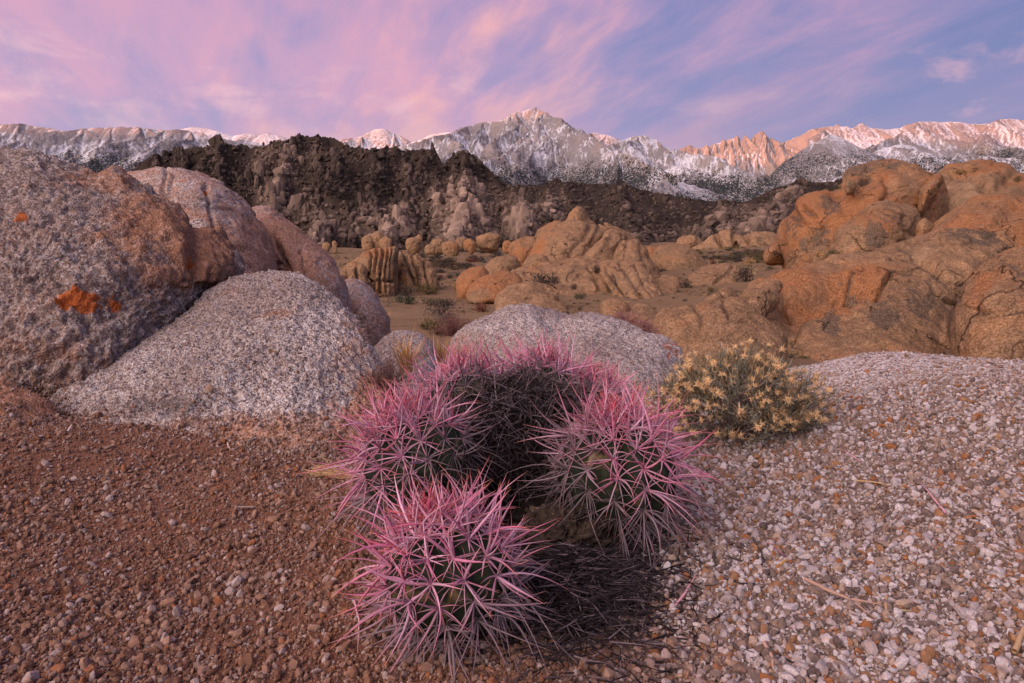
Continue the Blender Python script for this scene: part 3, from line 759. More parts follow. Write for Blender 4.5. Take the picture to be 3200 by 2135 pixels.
def smooth_loop(pts, n):
    """closed Catmull-Rom through the points, resampled evenly"""
    P = np.array(pts, float); m = len(P); out = []
    for i in range(m):
        p0, p1, p2, p3 = P[i - 1], P[i], P[(i + 1) % m], P[(i + 2) % m]
        for t in np.linspace(0, 1, 24, endpoint=False):
            out.append(0.5 * ((2 * p1) + (-p0 + p2) * t + (2 * p0 - 5 * p1 + 4 * p2 - p3) * t * t + (-p0 + 3 * p1 - 3 * p2 + p3) * t ** 3))
    out = np.array(out); cl = np.vstack([out, out[:1]])
    L = np.concatenate([[0], np.cumsum(np.linalg.norm(np.diff(cl, axis=0), axis=1))])
    s = np.linspace(0, L[-1], n, endpoint=False)
    return np.stack([np.interp(s, L, cl[:, 0]), np.interp(s, L, cl[:, 1])], 1)

def seg_dist(P, line):
    d = np.full(len(P), 1e9)
    for a, b in zip(line[:-1], line[1:]):
        a = np.array(a, float); b = np.array(b, float); ab = b - a
        t = np.clip(((P - a) @ ab) / (ab @ ab + 1e-9), 0, 1)
        d = np.minimum(d, np.linalg.norm(P - a - t[:, None] * ab, axis=1))
    return d

def rock(label, outline, D0, D1, T, mat, res=(150, 46), amp=1.0, grooves=(), marks=(), center=None, folds=(), rough=1.0, seed=None, cat='boulder', group=None, name='boulder', back=0.8, sharp=2.0, sink=1.6, sheet=0.85):
    """a boulder: its silhouette in the photograph, swollen to a body of real depth T between the distances D0 (foot) and D1 (top)"""
    na, nr = res
    seed = (sum(map(ord, label)) % 97) * 1.37 if seed is None else seed
    B = smooth_loop(outline, na)
    c = np.array(center if center else B.mean(0), float)
    yb, yt = B[:, 1].max(), B[:, 1].min()
    # the body goes on below the ground line, so that it stands in the sand instead of on it
    low = B[:, 1] > c[1]
    B[:, 1] = np.where(low, c[1] + (B[:, 1] - c[1]) * sink, B[:, 1])
    Df0 = D0 + T * math.sqrt(max(0.0, 1 - 1 / sink ** 2))
    Df = lambda py: np.maximum(Df0 + (D1 - Df0) * np.minimum((yb - py) / (yb - yt), 1.0), Df0 * 0.8)
    s = np.sin(np.linspace(0.0, 1.0, nr) * math.pi / 2)[1:]
    ring = c[None, None] + s[:, None, None] * (B - c)[None]
    P2 = np.concatenate([[c], ring.reshape(-1, 2)])
    S = np.concatenate([[0], np.repeat(s, na)])
    bul = np.clip(1 - S ** sharp, 0, 1) ** 0.5
    Yf = Df(P2[:, 1]) - T * bul
    F3 = at(P2[:, 0], P2[:, 1], Yf)
    nbk = 7
    sb = np.sin(np.linspace(1.0, 0.0, nbk) * math.pi / 2)[1:]
    rb = (c[None, None] + sb[:, None, None] * (B - c)[None]).reshape(-1, 2)
    Sb = np.repeat(sb, na)
    K3 = at(rb[:, 0], rb[:, 1], Df(rb[:, 1]))
    az = c[0]; ux, _ = ray(az, 800); rd = np.array([float(ux), 1.0, 0.0]); rd /= np.linalg.norm(rd)
    K3 = K3 + rd * (back * T * np.sqrt(np.clip(1 - Sb ** 2, 0, 1)))[:, None]
    V = np.concatenate([F3, K3]); nring = len(s) + len(sb)
    fan = np.stack([np.zeros(na, int), 1 + np.arange(na), 1 + (np.arange(na) + 1) % na], 1)
    body = grid_faces(nring, na, wrap=True, off=1)
    body = body[:, ::-1]
    me = np_mesh('boulder', V, [fan[:, ::-1] if False else fan, body[:, ::-1] if False else body[:, [0, 3, 2, 1]] if False else body[:, ::-1]])
    N = normals(me)
    # make sure the normals look outwards
    cen = V.mean(0)
    if ((V - cen) * N).sum() < 0: N = -N
    size = np.linalg.norm(V.max(0) - V.min(0)) / 2.2
    d = amp * size * (0.050 * fbm(V / (0.55 * size) + seed, 3) + 0.009 * fbm(V / (0.12 * size) + seed * 2, 4, 0.55))
    d = d + rough * size * 0.0045 * fbm(V / (0.03 * size) + seed * 3, 3, 0.6)
    # exfoliation: the surface breaks off in thin sheets with sharp rims
    e1 = fbm(V / (0.42 * size) * np.array([1, 1, 1.5]) + seed * 1.7, 3, 0.5) * 2.2
    fr = e1 - np.floor(e1)
    d = d + sheet * size * 0.016 * (np.floor(e1) + sstep(fr, 0.0, 0.10))
    nf = len(F3)
    pxw = float(Df(c[1])) / FPX
    edge = np.concatenate([sstep(1 - S, 0.0, 0.10), np.zeros(len(K3))])
    for line, wd, dp in folds:      # broad rounded troughs (or swells when dp < 0)
        q = seg_dist(P2, line); d[:nf] -= dp * pxw * np.exp(-(q / wd) ** 2)
    for line, wd, dp in grooves:    # joints and cracks
        jit = 0.5 * wd * fbm(np.stack([P2[:, 0] / 22, P2[:, 1] / 22, 0 * P2[:, 0] + seed], 1), 3) + 0.0
        q = np.abs(seg_dist(P2, line) + jit); d[:nf] -= dp * pxw * np.exp(-(q / wd) ** 2) * (0.3 + 0.7 * edge[:nf])
    V = V + N * d[:, None]
    me.vertices.foreach_set('co', np.ascontiguousarray(V, np.float32).ravel())
    at_ = {k: np.zeros(len(V)) for k in ('rust', 'dark', 'pale', 'lichen')}
    for kind, mx, my, rx, ry, amt in marks:
        q = np.sqrt(((P2[:, 0] - mx) / rx) ** 2 + ((P2[:, 1] - my) / ry) ** 2)
        at_[kind][:nf] += amt * sstep(q, 1.35, 0.45)
    for line, wd, dp in grooves:
        at_['dark'][:nf] += 0.45 * np.exp(-(seg_dist(P2, line) / (wd * 1.1)) ** 2)
    for k, x in at_.items(): set_attr(me, k, x)
    me.update()
    return link(name, me, mat, label=label, cat=cat, group=group)

# ---- the granite shoulder at the left, nearest first
rock('huge pale grey granite boulder with orange lichen filling the left edge',
     [(-420, 470), (-200, 455), (0, 458), (109, 470), (204, 507), (293, 548), (354, 560), (450, 598), (545, 655), (640, 715), (708, 783), (748, 825), (740, 880), (680, 930), (610, 990), (560, 1080), (480, 1190), (300, 1300), (0, 1370), (-300, 1400), (-520, 1200), (-560, 800)],
     3.0, 5.3, 1.15, M_GRAND, res=(420, 170), amp=0.75, center=(60, 900), rough=3.2, sink=1.3, sheet=0.5,
     folds=[([(350, 560), (480, 700), (560, 800)], 26, -26), ([(610, 700), (600, 830), (640, 900)], 30, 34), ([(300, 1000), (420, 900), (560, 870)], 60, 26)],
     marks=[('rust', 500, 760, 210, 170, 0.6), ('rust', 640, 800, 100, 130, 0.6), ('rust', 80, 900, 260, 260, 0.12), ('lichen', 590, 850, 60, 90, 0.17), ('lichen', 245, 955, 75, 50, 0.30), ('lichen', 340, 950, 40, 50, 0.16), ('lichen', 60, 690, 45, 25, 0.26), ('rust', 300, 570, 200, 50, 0.45), ('dark', 430, 730, 110, 60, 0.32), ('dark', 620, 860, 50, 70, 0.3), ('dark', 80, 900, 200, 200, 0.10), ('rust', 120, 1150, 300, 100, 0.3), ('dark', 250, 1180, 260, 70, 0.18)])
rock('pale granite dome sloping into the reddish grit beside the cactus',
     [(560, 985), (620, 925), (708, 880), (790, 850), (871, 843), (953, 868), (1035, 925), (1103, 994), (1157, 1076), (1198, 1171), (1214, 1235), (1210, 1310), (1185, 1390), (1000, 1440), (780, 1440), (520, 1420), (260, 1370), (170, 1260), (360, 1110)],
     2.40, 4.2, 0.36, M_GRAN, res=(360, 140), amp=0.55, rough=3.0, center=(800, 1130), sink=1.22, sheet=0.45,
     folds=[([(760, 970), (860, 960), (930, 990)], 22, 10)],
     marks=[('rust', 860, 985, 110, 22, 0.5), ('rust', 1180, 1310, 90, 140, 0.75), ('rust', 780, 1390, 520, 110, 0.7), ('dark', 420, 1290, 260, 80, 0.2), ('rust', 1090, 1200, 110, 200, 0.3), ('rust', 1120, 1010, 70, 160, 0.3), ('rust', 680, 920, 120, 60, 0.3), ('dark', 1150, 1250, 50, 110, 0.2), ('dark', 600, 1280, 220, 70, 0.28), ('lichen', 1105, 1090, 20, 30, 0.10)])
rock('low brown stained rock at the lower left edge',
     [(-260, 1210), (-80, 1190), (40, 1200), (150, 1260), (215, 1320), (190, 1370), (60, 1410), (-200, 1440), (-330, 1320)], 2.45, 2.95, 0.16, M_GRAND, res=(170, 60), amp=1.4, rough=1.8, sink=1.2, marks=[('rust', 60, 1320, 300, 180, 0.75), ('dark', 120, 1260, 160, 50, 0.35)])
rock('lichen-speckled tan dome with two cracks behind the left boulder',
     [(300, 640), (330, 570), (408, 533), (517, 519), (613, 536), (722, 599), (790, 667), (844, 749), (872, 817), (875, 900), (760, 960), (520, 900), (340, 760)],
     6.6, 8.8, 1.6, M_RUSTG, res=(240, 80), amp=0.5, center=(600, 720),
     grooves=[([(520, 522), (520, 560), (505, 600)], 5, 12), ([(545, 560), (520, 605)], 4, 8), ([(640, 590), (655, 640), (665, 720), (672, 780)], 6, 14)],
     marks=[('lichen', 650, 590, 22, 16, 0.22), ('lichen', 580, 570, 18, 10, 0.18), ('lichen', 780, 790, 60, 60, 0.06), ('rust', 800, 780, 90, 120, 0.3)])
rock('pinkish lichened dome with a deep vertical cleft left of the valley',
     [(770, 700), (790, 661), (830, 658), (871, 673), (953, 735), (1035, 803), (1076, 868), (1095, 950), (1100, 1040), (1000, 1080), (860, 980), (800, 840)],
     8.2, 10.2, 1.3, M_RUSTG, res=(220, 70), amp=0.5,
     grooves=[([(860, 745), (885, 800), (900, 870)], 9, 26), ([(818, 720), (840, 780), (845, 830)], 7, 18), ([(940, 790), (960, 860)], 6, 10)], marks=[('rust', 900, 780, 160, 160, 0.25), ('dark', 875, 790, 24, 60, 0.35)])
rock('small reddish dome at the end of the left rock shoulder',
     [(1070, 900), (1083, 876), (1130, 884), (1185, 940), (1220, 1030), (1215, 1080), (1130, 1100), (1075, 1000)], 10.4, 11.6, 0.9, M_RUSTG, res=(150, 50), amp=0.5)
rock('small pale boulder behind the golden grass tuft',
     [(1150, 1130), (1185, 1074), (1226, 1047), (1280, 1034), (1328, 1047), (1362, 1115), (1380, 1190), (1370, 1290), (1250, 1330), (1140, 1280)], 4.4, 5.4, 0.5, M_GRANF, res=(170, 60), amp=0.5, marks=[('rust', 1260, 1200, 120, 110, 0.45)])
rock('broad pale lavender granite boulder behind the cactus',
     [(1400, 1180), (1411, 1120), (1424, 1074), (1471, 1020), (1539, 979), (1607, 959), (1689, 958), (1757, 982), (1866, 990), (1947, 1007), (2015, 1034), (2083, 1054), (2117, 1088), (2130, 1140), (2120, 1230), (2040, 1330), (1750, 1380), (1480, 1330), (1410, 1260)],
     4.6, 7.4, 0.9, M_GRANF, res=(320, 110), amp=0.45, rough=2.2, center=(1760, 1150), sheet=0.5,
     folds=[([(1700, 985), (1735, 1010), (1760, 1000)], 22, 16), ([(1620, 1010), (1560, 1060), (1500, 1130)], 20, 8), ([(1780, 1060), (1790, 1130)], 26, 9)],
     grooves=[([(1700, 1175), (1800, 1150), (1900, 1170), (1980, 1220)], 5, 3)],
     marks=[('rust', 1480, 1120, 80, 110, 0.45), ('rust', 1790, 1040, 40, 80, 0.3), ('rust', 1860, 1180, 150, 18, 0.45), ('lichen', 2095, 1090, 40, 40, 0.20), ('dark', 2100, 1080, 40, 40, 0.25)])

# ---- the orange domes at the right
rock('big orange dome with a black-streaked left wall at the upper right',
     [(2428, 735), (2437, 700), (2470, 663), (2507, 628), (2559, 604), (2605, 590), (2632, 570), (2640, 545), (2655, 526), (2690, 514), (2755, 505), (2802, 505), (2849, 517), (2890, 540), (2935, 570), (2950, 660), (2900, 760), (2760, 820), (2521, 815), (2456, 800), (2437, 768)],
     36, 43, 6.0, M_ORANGE, res=(300, 96), amp=0.55, center=(2690, 680),
     folds=[([(2620, 600), (2560, 660), (2530, 760)], 24, 26), ([(2480, 665), (2500, 690), (2540, 680)], 14, 26), ([(2720, 560), (2690, 610), (2640, 640)], 24, 18), ([(2770, 560), (2780, 600), (2765, 640)], 16, 16)],
     grooves=[([(2750, 634), (2765, 628), (2790, 634)], 5, 12), ([(2640, 578), (2680, 572), (2720, 545)], 6, 16), ([(2508, 652), (2535, 655)], 7, 22)],
     marks=[('dark', 2660, 530, 60, 26, 0.55), ('dark', 2740, 515, 90, 14, 0.35), ('dark', 2595, 630, 34, 26, 0.7), ('dark', 2560, 740, 36, 60, 0.55), ('dark', 2470, 700, 26, 70, 0.45), ('dark', 2520, 760, 40, 30, 0.45), ('dark', 2680, 590, 60, 20, 0.3), ('rust', 2640, 660, 140, 80, 0.3), ('pale', 2830, 580, 70, 60, 0.4), ('pale', 2800, 700, 100, 60, 0.2)])
rock('rust-brown rounded rock in front of the big orange dome',
     [(2575, 790), (2600, 745), (2625, 718), (2676, 678), (2732, 642), (2793, 634), (2849, 648), (2878, 682), (2882, 730), (2868, 790), (2740, 830), (2600, 830)],
     31, 35, 3.5, M_OCHRE, res=(220, 70), amp=0.8,
     folds=[([(2700, 700), (2660, 740), (2620, 780)], 18, -16), ([(2830, 680), (2840, 730)], 14, 14)],
     grooves=[([(2690, 670), (2720, 668), (2760, 690)], 4, 8), ([(2815, 700), (2830, 725), (2840, 760)], 5, 10)],
     marks=[('rust', 2740, 690, 80, 50, 0.5), ('dark', 2735, 745, 34, 38, 0.75), ('dark', 2780, 690, 30, 24, 0.3), ('pale', 2640, 760, 60, 40, 0.4)])
rock('pale buff dome leaning against the orange slab at the upper right',
     [(2890, 640), (2905, 580), (2935, 545), (2961, 524), (3013, 519), (3059, 512), (3106, 519), (3153, 533), (3186, 552), (3260, 580), (3400, 640), (3380, 740), (3100, 760), (2930, 740)],
     40, 50, 6.0, M_BUFF, res=(240, 80), amp=0.7, center=(3110, 640),
     folds=[([(2960, 548), (3040, 560), (3080, 600)], 16, 18), ([(3160, 560), (3120, 590)], 18, 20)],
     grooves=[([(2945, 548), (3000, 545), (3040, 565), (3070, 580)], 6, 13)], marks=[('rust', 3050, 530, 120, 20, 0.5), ('rust', 3190, 590, 60, 40, 0.4), ('pale', 2990, 640, 80, 80, 0.3)])
rock('tilted orange slab wedged between two domes',
     [(2856, 640), (2862, 610), (2886, 575), (2914, 549), (2942, 546), (2945, 566), (2930, 598), (2912, 622), (2886, 651), (2866, 655)], 37, 40, 2.6, M_ORANGE, res=(150, 46), amp=0.6)
rock('small egg-shaped boulder resting between the right domes',
     [(2862, 725), (2868, 698), (2891, 684), (2913, 700), (2920, 718), (2906, 742), (2880, 750), (2864, 742)], 30, 30.6, 0.7, M_OCHRE, res=(120, 40), amp=0.6)
rock('round boulder perched on the shoulder of the big orange dome',
     [(2640, 582), (2646, 568), (2657, 561), (2672, 566), (2674, 584), (2660, 597), (2645, 596)], 36.6, 37.2, 0.5, M_OCHRE, res=(100, 36), amp=0.5)
rock('wide orange dome running off the right edge',
     [(2900, 760), (2933, 698), (2980, 655), (3059, 622), (3130, 612), (3223, 606), (3400, 620), (3500, 760), (3400, 880), (3100, 880), (2930, 830)],
     25, 32, 4.0, M_ORANGE, res=(230, 76), amp=0.6, center=(3170, 740),
     folds=[([(3200, 630), (3130, 690), (3080, 740)], 20, 16), ([(3100, 640), (3010, 720), (2960, 750)], 18, 12)], marks=[('pale', 3060, 660, 80, 30, 0.2)])
rock('long tan slab with an overhanging crack in the right middle ground',
     [(2320, 960), (2345, 905), (2409, 876), (2423, 860), (2507, 833), (2591, 802), (2708, 790), (2802, 762), (2896, 741), (2989, 732), (3059, 732), (3130, 740), (3158, 768), (3130, 840), (3060, 920), (3010, 1000), (2990, 1120), (2800, 1200), (2560, 1180), (2430, 1080), (2360, 1020)],
     14.5, 27, 3.2, M_OCHRE, res=(420, 150), amp=0.45, center=(2720, 960),
     folds=[([(2420, 905), (2450, 955), (2520, 935), (2600, 905), (2645, 900), (2740, 912)], 22, 46), ([(2450, 1000), (2560, 940), (2650, 930)], 30, 20), ([(2860, 790), (2950, 860), (3020, 900)], 22, 30), ([(2560, 850), (2650, 830), (2700, 860)], 20, 14), ([(2480, 1010), (2470, 1060)], 26, 24)],
     grooves=[([(2648, 905), (2700, 912), (2742, 912), (2772, 880), (2788, 856), (2850, 858), (2896, 876), (2912, 918), (2960, 950), (2992, 962)], 6, 26), ([(2788, 856), (2740, 840), (2690, 850), (2660, 870), (2650, 900)], 6, 12), ([(2810, 770), (2900, 810), (2970, 860), (3025, 885)], 7, 14), ([(2436, 900), (2440, 935), (2462, 960)], 6, 16)],
     marks=[('rust', 2540, 900, 160, 60, 0.45), ('rust', 2700, 880, 90, 50, 0.65), ('rust', 2870, 850, 120, 40, 0.35), ('dark', 2690, 906, 50, 12, 0.45), ('dark', 2600, 985, 30, 75, 0.62), ('dark', 2760, 990, 55, 60, 0.55), ('dark', 3040, 748, 120, 26, 0.55), ('dark', 2890, 950, 90, 70, 0.32), ('dark', 3060, 820, 60, 40, 0.25), ('pale', 2850, 1020, 220, 80, 0.25), ('pale', 2470, 1000, 80, 50, 0.3), ('pale', 2880, 780, 80, 20, 0.5)])
rock('tall tan dome with faint vertical stains at the right edge',
     [(2975, 1080), (2984, 960), (3003, 903), (3036, 861), (3083, 823), (3130, 800), (3200, 776), (3330, 740), (3480, 840), (3480, 1080), (3300, 1200), (3080, 1210), (2990, 1150)],
     12.5, 17, 2.6, M_OCHRE, res=(260, 90), amp=0.6, center=(3230, 990),
     folds=[([(3110, 820), (3070, 920), (3060, 1000)], 18, 9), ([(3200, 820), (3150, 900)], 18, 7)], grooves=[([(3060, 985), (3120, 990), (3200, 975)], 5, 5), ([(3130, 815), (3170, 830), (3200, 850)], 4, 5)],
     marks=[('rust', 3060, 900, 40, 90, 0.4), ('rust', 3150, 850, 60, 60, 0.3), ('dark', 3120, 985, 100, 14, 0.25), ('pale', 3120, 1040, 160, 60, 0.2)])
rock('ochre ridge-backed rock with a stepped crest below the long slab',
     [(2050, 1010), (2100, 968), (2150, 956), (2180, 950), (2250, 936), (2310, 940), (2360, 970), (2405, 1010), (2460, 1080), (2440, 1160), (2250, 1190), (2120, 1140), (2060, 1070)],
     11.5, 15, 1.5, M_BUFF, res=(240, 80), amp=0.9,
     folds=[([(2175, 955), (2200, 1000), (2180, 1040)], 12, 14), ([(2262, 940), (2280, 980), (2330, 1020)], 10, 12), ([(2130, 985), (2160, 1010), (2150, 1060)], 14, 10)],
     grooves=[([(2258, 938), (2272, 962), (2282, 990)], 4, 8)], marks=[('rust', 2220, 960, 60, 30, 0.4), ('rust', 2110, 990, 60, 40, 0.4), ('rust', 2330, 970, 60, 30, 0.3)])
rock('small rounded boulder above the ridge-backed rock', [(2240, 925), (2250, 905), (2270, 897), (2292, 905), (2304, 930), (2296, 960), (2262, 965), (2244, 950)], 18, 18.6, 0.45, M_OCHRE, res=(110, 40))
rock('low leaning boulder left of the small rounded one', [(2200, 945), (2225, 920), (2250, 915), (2262, 940), (2250, 970), (2205, 970)], 17, 17.6, 0.5, M_OCHRE, res=(100, 36))
rock('low rounded rock where the long slab begins', [(2300, 960), (2318, 925), (2338, 902), (2400, 880), (2440, 890), (2430, 940), (2370, 985), (2310, 990)], 17.5, 20, 0.9, M_BUFF, res=(130, 44))
rock('dark red pointed rock at the foot of the orange dome', [(2385, 800), (2400, 775), (2428, 757), (2448, 768), (2462, 792), (2458, 812), (2400, 815)], 40, 41, 1.2, M_ORANGE, res=(110, 36), marks=[('dark', 2420, 785, 40, 20, 0.3)])
rock('pale small rock at the foot of the rust-brown rock', [(2530, 800), (2545, 780), (2575, 770), (2610, 776), (2630, 795), (2620, 815), (2550, 820)], 33, 34, 0.9, M_BUFF, res=(110, 36))

# ---- the outcrop in the middle of the valley
rock('orange rounded lobe at the left end of the central outcrop', [(1592, 800), (1590, 775), (1608, 753), (1639, 745), (1680, 740), (1700, 770), (1690, 825), (1630, 830), (1600, 820)], 57, 60, 2.6, M_ORANGE, res=(140, 46))
rock('highest smooth dome of the central outcrop',
     [(1642, 815), (1660, 780), (1680, 740), (1705, 716), (1741, 701), (1792, 692), (1833, 695), (1872, 711), (1895, 730), (1880, 770), (1850, 810), (1800, 830), (1720, 840), (1660, 838)],
     53, 61, 4.5, M_OCHRE, res=(220, 70), amp=0.7,
     folds=[([(1845, 705), (1830, 740), (1800, 770), (1780, 800)], 9, 9), ([(1870, 715), (1850, 760)], 7, 6)], grooves=[([(1730, 770), (1770, 790)], 3, 5)],
     marks=[('rust', 1680, 780, 40, 50, 0.5), ('rust', 1720, 720, 60, 20, 0.3), ('pale', 1780, 770, 80, 40, 0.3)])
rock('pale slanting rib right of the highest central dome', [(1800, 828), (1835, 790), (1870, 750), (1900, 726), (1935, 728), (1952, 745), (1930, 780), (1915, 830), (1850, 845)], 51, 57, 2.5, M_BUFF, res=(150, 50), folds=[([(1900, 740), (1870, 790), (1840, 820)], 8, -10)])
rock('grooved right shoulder of the central outcrop',
     [(1905, 850), (1918, 800), (1935, 755), (1976, 746), (2010, 764), (2030, 800), (2058, 838), (2068, 880), (2000, 890), (1940, 880)],
     49, 55, 2.6, M_OCHRE, res=(160, 54), folds=[([(1960, 750), (1955, 790), (1935, 830)], 8, 9), ([(2005, 765), (2010, 810), (2030, 860)], 8, 9)], marks=[('dark', 1925, 760, 20, 20, 0.4), ('dark', 2010, 800, 12, 50, 0.3), ('dark', 1960, 830, 50, 14, 0.3)])
rock('craggy block standing on the central dome', [(1738, 708), (1762, 692), (1786, 664), (1806, 650), (1822, 656), (1836, 672), (1862, 698), (1850, 715), (1790, 715)], 62, 64, 2.0, M_OCHRE, res=(120, 40), amp=1.8, rough=3)
rock('small red crag left of the craggy block', [(1668, 750), (1680, 722), (1705, 704), (1742, 692), (1752, 704), (1720, 730), (1690, 752)], 62, 63, 1.4, M_ORANGE, res=(110, 36), amp=1.8, rough=3)
for k, (sx, sy, sw, sh, ln) in enumerate([(1895, 722, 16, 9, 30), (1915, 718, 18, 10, 34), (1938, 726, 16, 9, 30), (1958, 736, 18, 9, 28), (1978, 746, 14, 8, 26)]):
    ang = RAD(38); ca, sa = math.cos(ang), math.sin(ang)
    o = [(sx + (math.cos(q) * ln) * ca - (math.sin(q) * sh) * sa, sy + (math.cos(q) * ln) * sa + (math.sin(q) * sh) * ca) for q in np.linspace(0, 2 * math.pi, 9)[:-1]]
    rock(['first', 'second', 'third', 'fourth', 'last'][k] + ' leaning finger slab from the left on the crest right of the central dome', o, 60 + k * 0.5, 61 + k * 0.5, 0.7, M_OCHRE, res=(60, 20), amp=1.2, group='leaning finger slabs')
rock('smooth egg-shaped boulder left of the central outcrop', [(1511, 845), (1525, 820), (1552, 804), (1598, 798), (1620, 808), (1628, 835), (1618, 862), (1560, 870), (1518, 862)], 50, 52, 1.6, M_OCHRE, res=(140, 46), amp=0.5)
rock('leftmost orange boulder of the central outcrop', [(1426, 900), (1434, 862), (1471, 838), (1506, 835), (1528, 855), (1530, 890), (1500, 920), (1440, 920)], 43, 45, 1.5, M_ORANGE, res=(140, 46), amp=0.5)
rock('low red-brown slab between the two egg-shaped boulders', [(1458, 915), (1480, 885), (1512, 864), (1557, 851), (1608, 855), (1630, 875), (1622, 908), (1560, 925), (1490, 930)], 39, 43, 1.4, M_ORANGE, res=(150, 50), amp=0.8, folds=[([(1500, 880), (1600, 875)], 6, 5)])
rock('small pale boulder with grass at its foot in the central outcrop', [(1632, 830), (1640, 812), (1662, 799), (1700, 797), (1718, 815), (1714, 845), (1670, 855), (1640, 848)], 49, 50.5, 1.2, M_BUFF, res=(120, 40), amp=0.6)
rock('wide flat terrace of the central outcrop',
     [(1560, 900), (1598, 856), (1640, 838), (1700, 831), (1762, 806), (1870, 804), (1895, 828), (1910, 880), (1930, 940), (1880, 985), (1780, 970), (1680, 950), (1600, 930)],
     37, 51, 1.6, M_OCHRE, res=(220, 70), amp=0.8, folds=[([(1700, 850), (1760, 880), (1830, 900)], 12, 8), ([(1840, 840), (1870, 890), (1890, 940)], 10, 12), ([(1640, 870), (1720, 870)], 8, 5)], marks=[('pale', 1780, 880, 110, 40, 0.3), ('dark', 1850, 940, 50, 20, 0.25)])
rock('folded elephant-foot slabs on the right of the central outcrop',
     [(1872, 850), (1878, 822), (1917, 815), (1977, 822), (2013, 834), (2048, 886), (2074, 930), (2108, 970), (2130, 1010), (2050, 1040), (1990, 1000), (1930, 940), (1895, 890)],
     33, 46, 2.2, M_OCHRE, res=(240, 80), amp=0.6,
     folds=[([(1895, 840), (1920, 880), (1960, 920), (1990, 960)], 9, 12), ([(1940, 825), (1975, 870), (2005, 920), (2025, 965)], 9, 11)],
     grooves=[([(1985, 830), (2015, 890), (2045, 950), (2060, 985)], 3, 8), ([(1905, 850), (1935, 900), (1965, 940)], 4, 10)], marks=[('pale', 1985, 880, 60, 60, 0.35), ('dark', 1915, 880, 14, 40, 0.3), ('dark', 1995, 905, 12, 40, 0.25)])
rock('low rounded slab beside the dark bush in the outcrop', [(1546, 950), (1572, 912), (1640, 887), (1715, 898), (1740, 930), (1700, 960), (1600, 965)], 30, 34, 1.0, M_BUFF, res=(140, 46))
rock('low ochre rock in front of the folded slabs', [(1876, 960), (1885, 940), (1908, 932), (1942, 941), (1968, 966), (1960, 1000), (1900, 1000)], 28, 30, 0.9, M_OCHRE, res=(120, 40))
rock('flat rock just above the pale lavender boulder', [(1640, 980), (1670, 940), (1700, 925), (1750, 945), (1775, 975), (1740, 1000), (1660, 1000)], 25, 28, 0.7, M_BUFF, res=(110, 36))
rock('low tan rock between the flat rock and the folded slabs', [(1960, 1010), (1985, 965), (2020, 955), (2050, 975), (2080, 1020), (2060, 1060), (1980, 1050)], 22, 25, 0.8, M_OCHRE, res=(110, 36))
rock('smooth whaleback dome right of the central outcrop',
     [(2035, 830), (2042, 795), (2060, 774), (2102, 762), (2144, 768), (2179, 792), (2212, 828), (2230, 860), (2160, 885), (2090, 870)], 62, 67, 3.0, M_OCHRE, res=(170, 56), amp=0.4)
rock('low sloping slab right of the whaleback dome', [(2150, 870), (2180, 845), (2215, 831), (2281, 828), (2320, 846), (2300, 885), (2240, 900), (2170, 895)], 50, 56, 1.6, M_BUFF, res=(150, 50), amp=0.6, grooves=[([(2290, 835), (2250, 870), (2230, 890)], 4, 6)])
rock('small reddish rock behind the whaleback dome', [(1995, 815), (2008, 788), (2028, 773), (2062, 775), (2080, 800), (2060, 840), (2010, 840)], 68, 71, 1.5, M_ORANGE, res=(110, 36))
rock('flat pale rock in the sand right of the folded slabs', [(2040, 900), (2060, 868), (2105, 862), (2125, 885), (2105, 920), (2060, 930)], 42, 45, 0.6, M_BUFF, res=(100, 34))
rock('long pale outcrop at the far side of the sandy flat',
     [(2150, 780), (2200, 760), (2235, 736), (2273, 725), (2310, 736), (2350, 735), (2385, 730), (2425, 733), (2430, 775), (2330, 795), (2200, 795)], 118, 126, 4.0, M_BUFF, res=(190, 56), amp=1.2, folds=[([(2240, 740), (2260, 775)], 7, 30), ([(2330, 738), (2360, 775)], 7, 30), ([(2290, 735), (2300, 770)], 6, 20)])
rock('small outcrop of jagged rocks beyond the whaleback dome', [(2110, 775), (2120, 750), (2150, 735), (2180, 742), (2205, 765), (2190, 785), (2130, 788)], 130, 133, 3.0, M_OCHRE, res=(120, 40), amp=2.2, rough=3)

# ---- the fluted crag left of the outcrop and the stones along the far flat
rock('fluted crag split into vertical ribs in the left valley',
     [(1105, 830), (1125, 803), (1157, 781), (1200, 771), (1237, 770), (1247, 800), (1242, 862), (1232, 930), (1160, 945), (1120, 925), (1140, 870)],
     47, 51, 2.7, M_OCHRE, res=(260, 84), amp=1.0, rough=2,
     grooves=[([(1180, 778), (1172, 830), (1168, 915)], 4, 16), ([(1198, 774), (1190, 830), (1188, 915)], 4, 17), ([(1212, 773), (1208, 850), (1208, 915)], 4, 17), ([(1226, 773), (1223, 850), (1222, 910)], 4, 15), ([(1160, 790), (1155, 850), (1150, 910)], 4, 20), ([(1140, 880), (1180, 875), (1230, 880)], 5, 12)], marks=[('rust', 1170, 790, 60, 20, 0.5), ('dark', 1235, 800, 12, 40, 0.4)])
rock('eroded brown bank right of the fluted crag',
     [(1240, 800), (1262, 788), (1300, 800), (1340, 815), (1362, 850), (1370, 910), (1300, 935), (1235, 930)], 50, 54, 1.7, M_OCHRE, res=(200, 66), amp=2.0, rough=3,
     grooves=[([(1265, 795), (1275, 840), (1300, 890)], 5, 26), ([(1290, 805), (1305, 850), (1310, 900)], 5, 22), ([(1330, 815), (1335, 860), (1345, 900)], 5, 20)], marks=[('dark', 1270, 840, 30, 50, 0.2)])
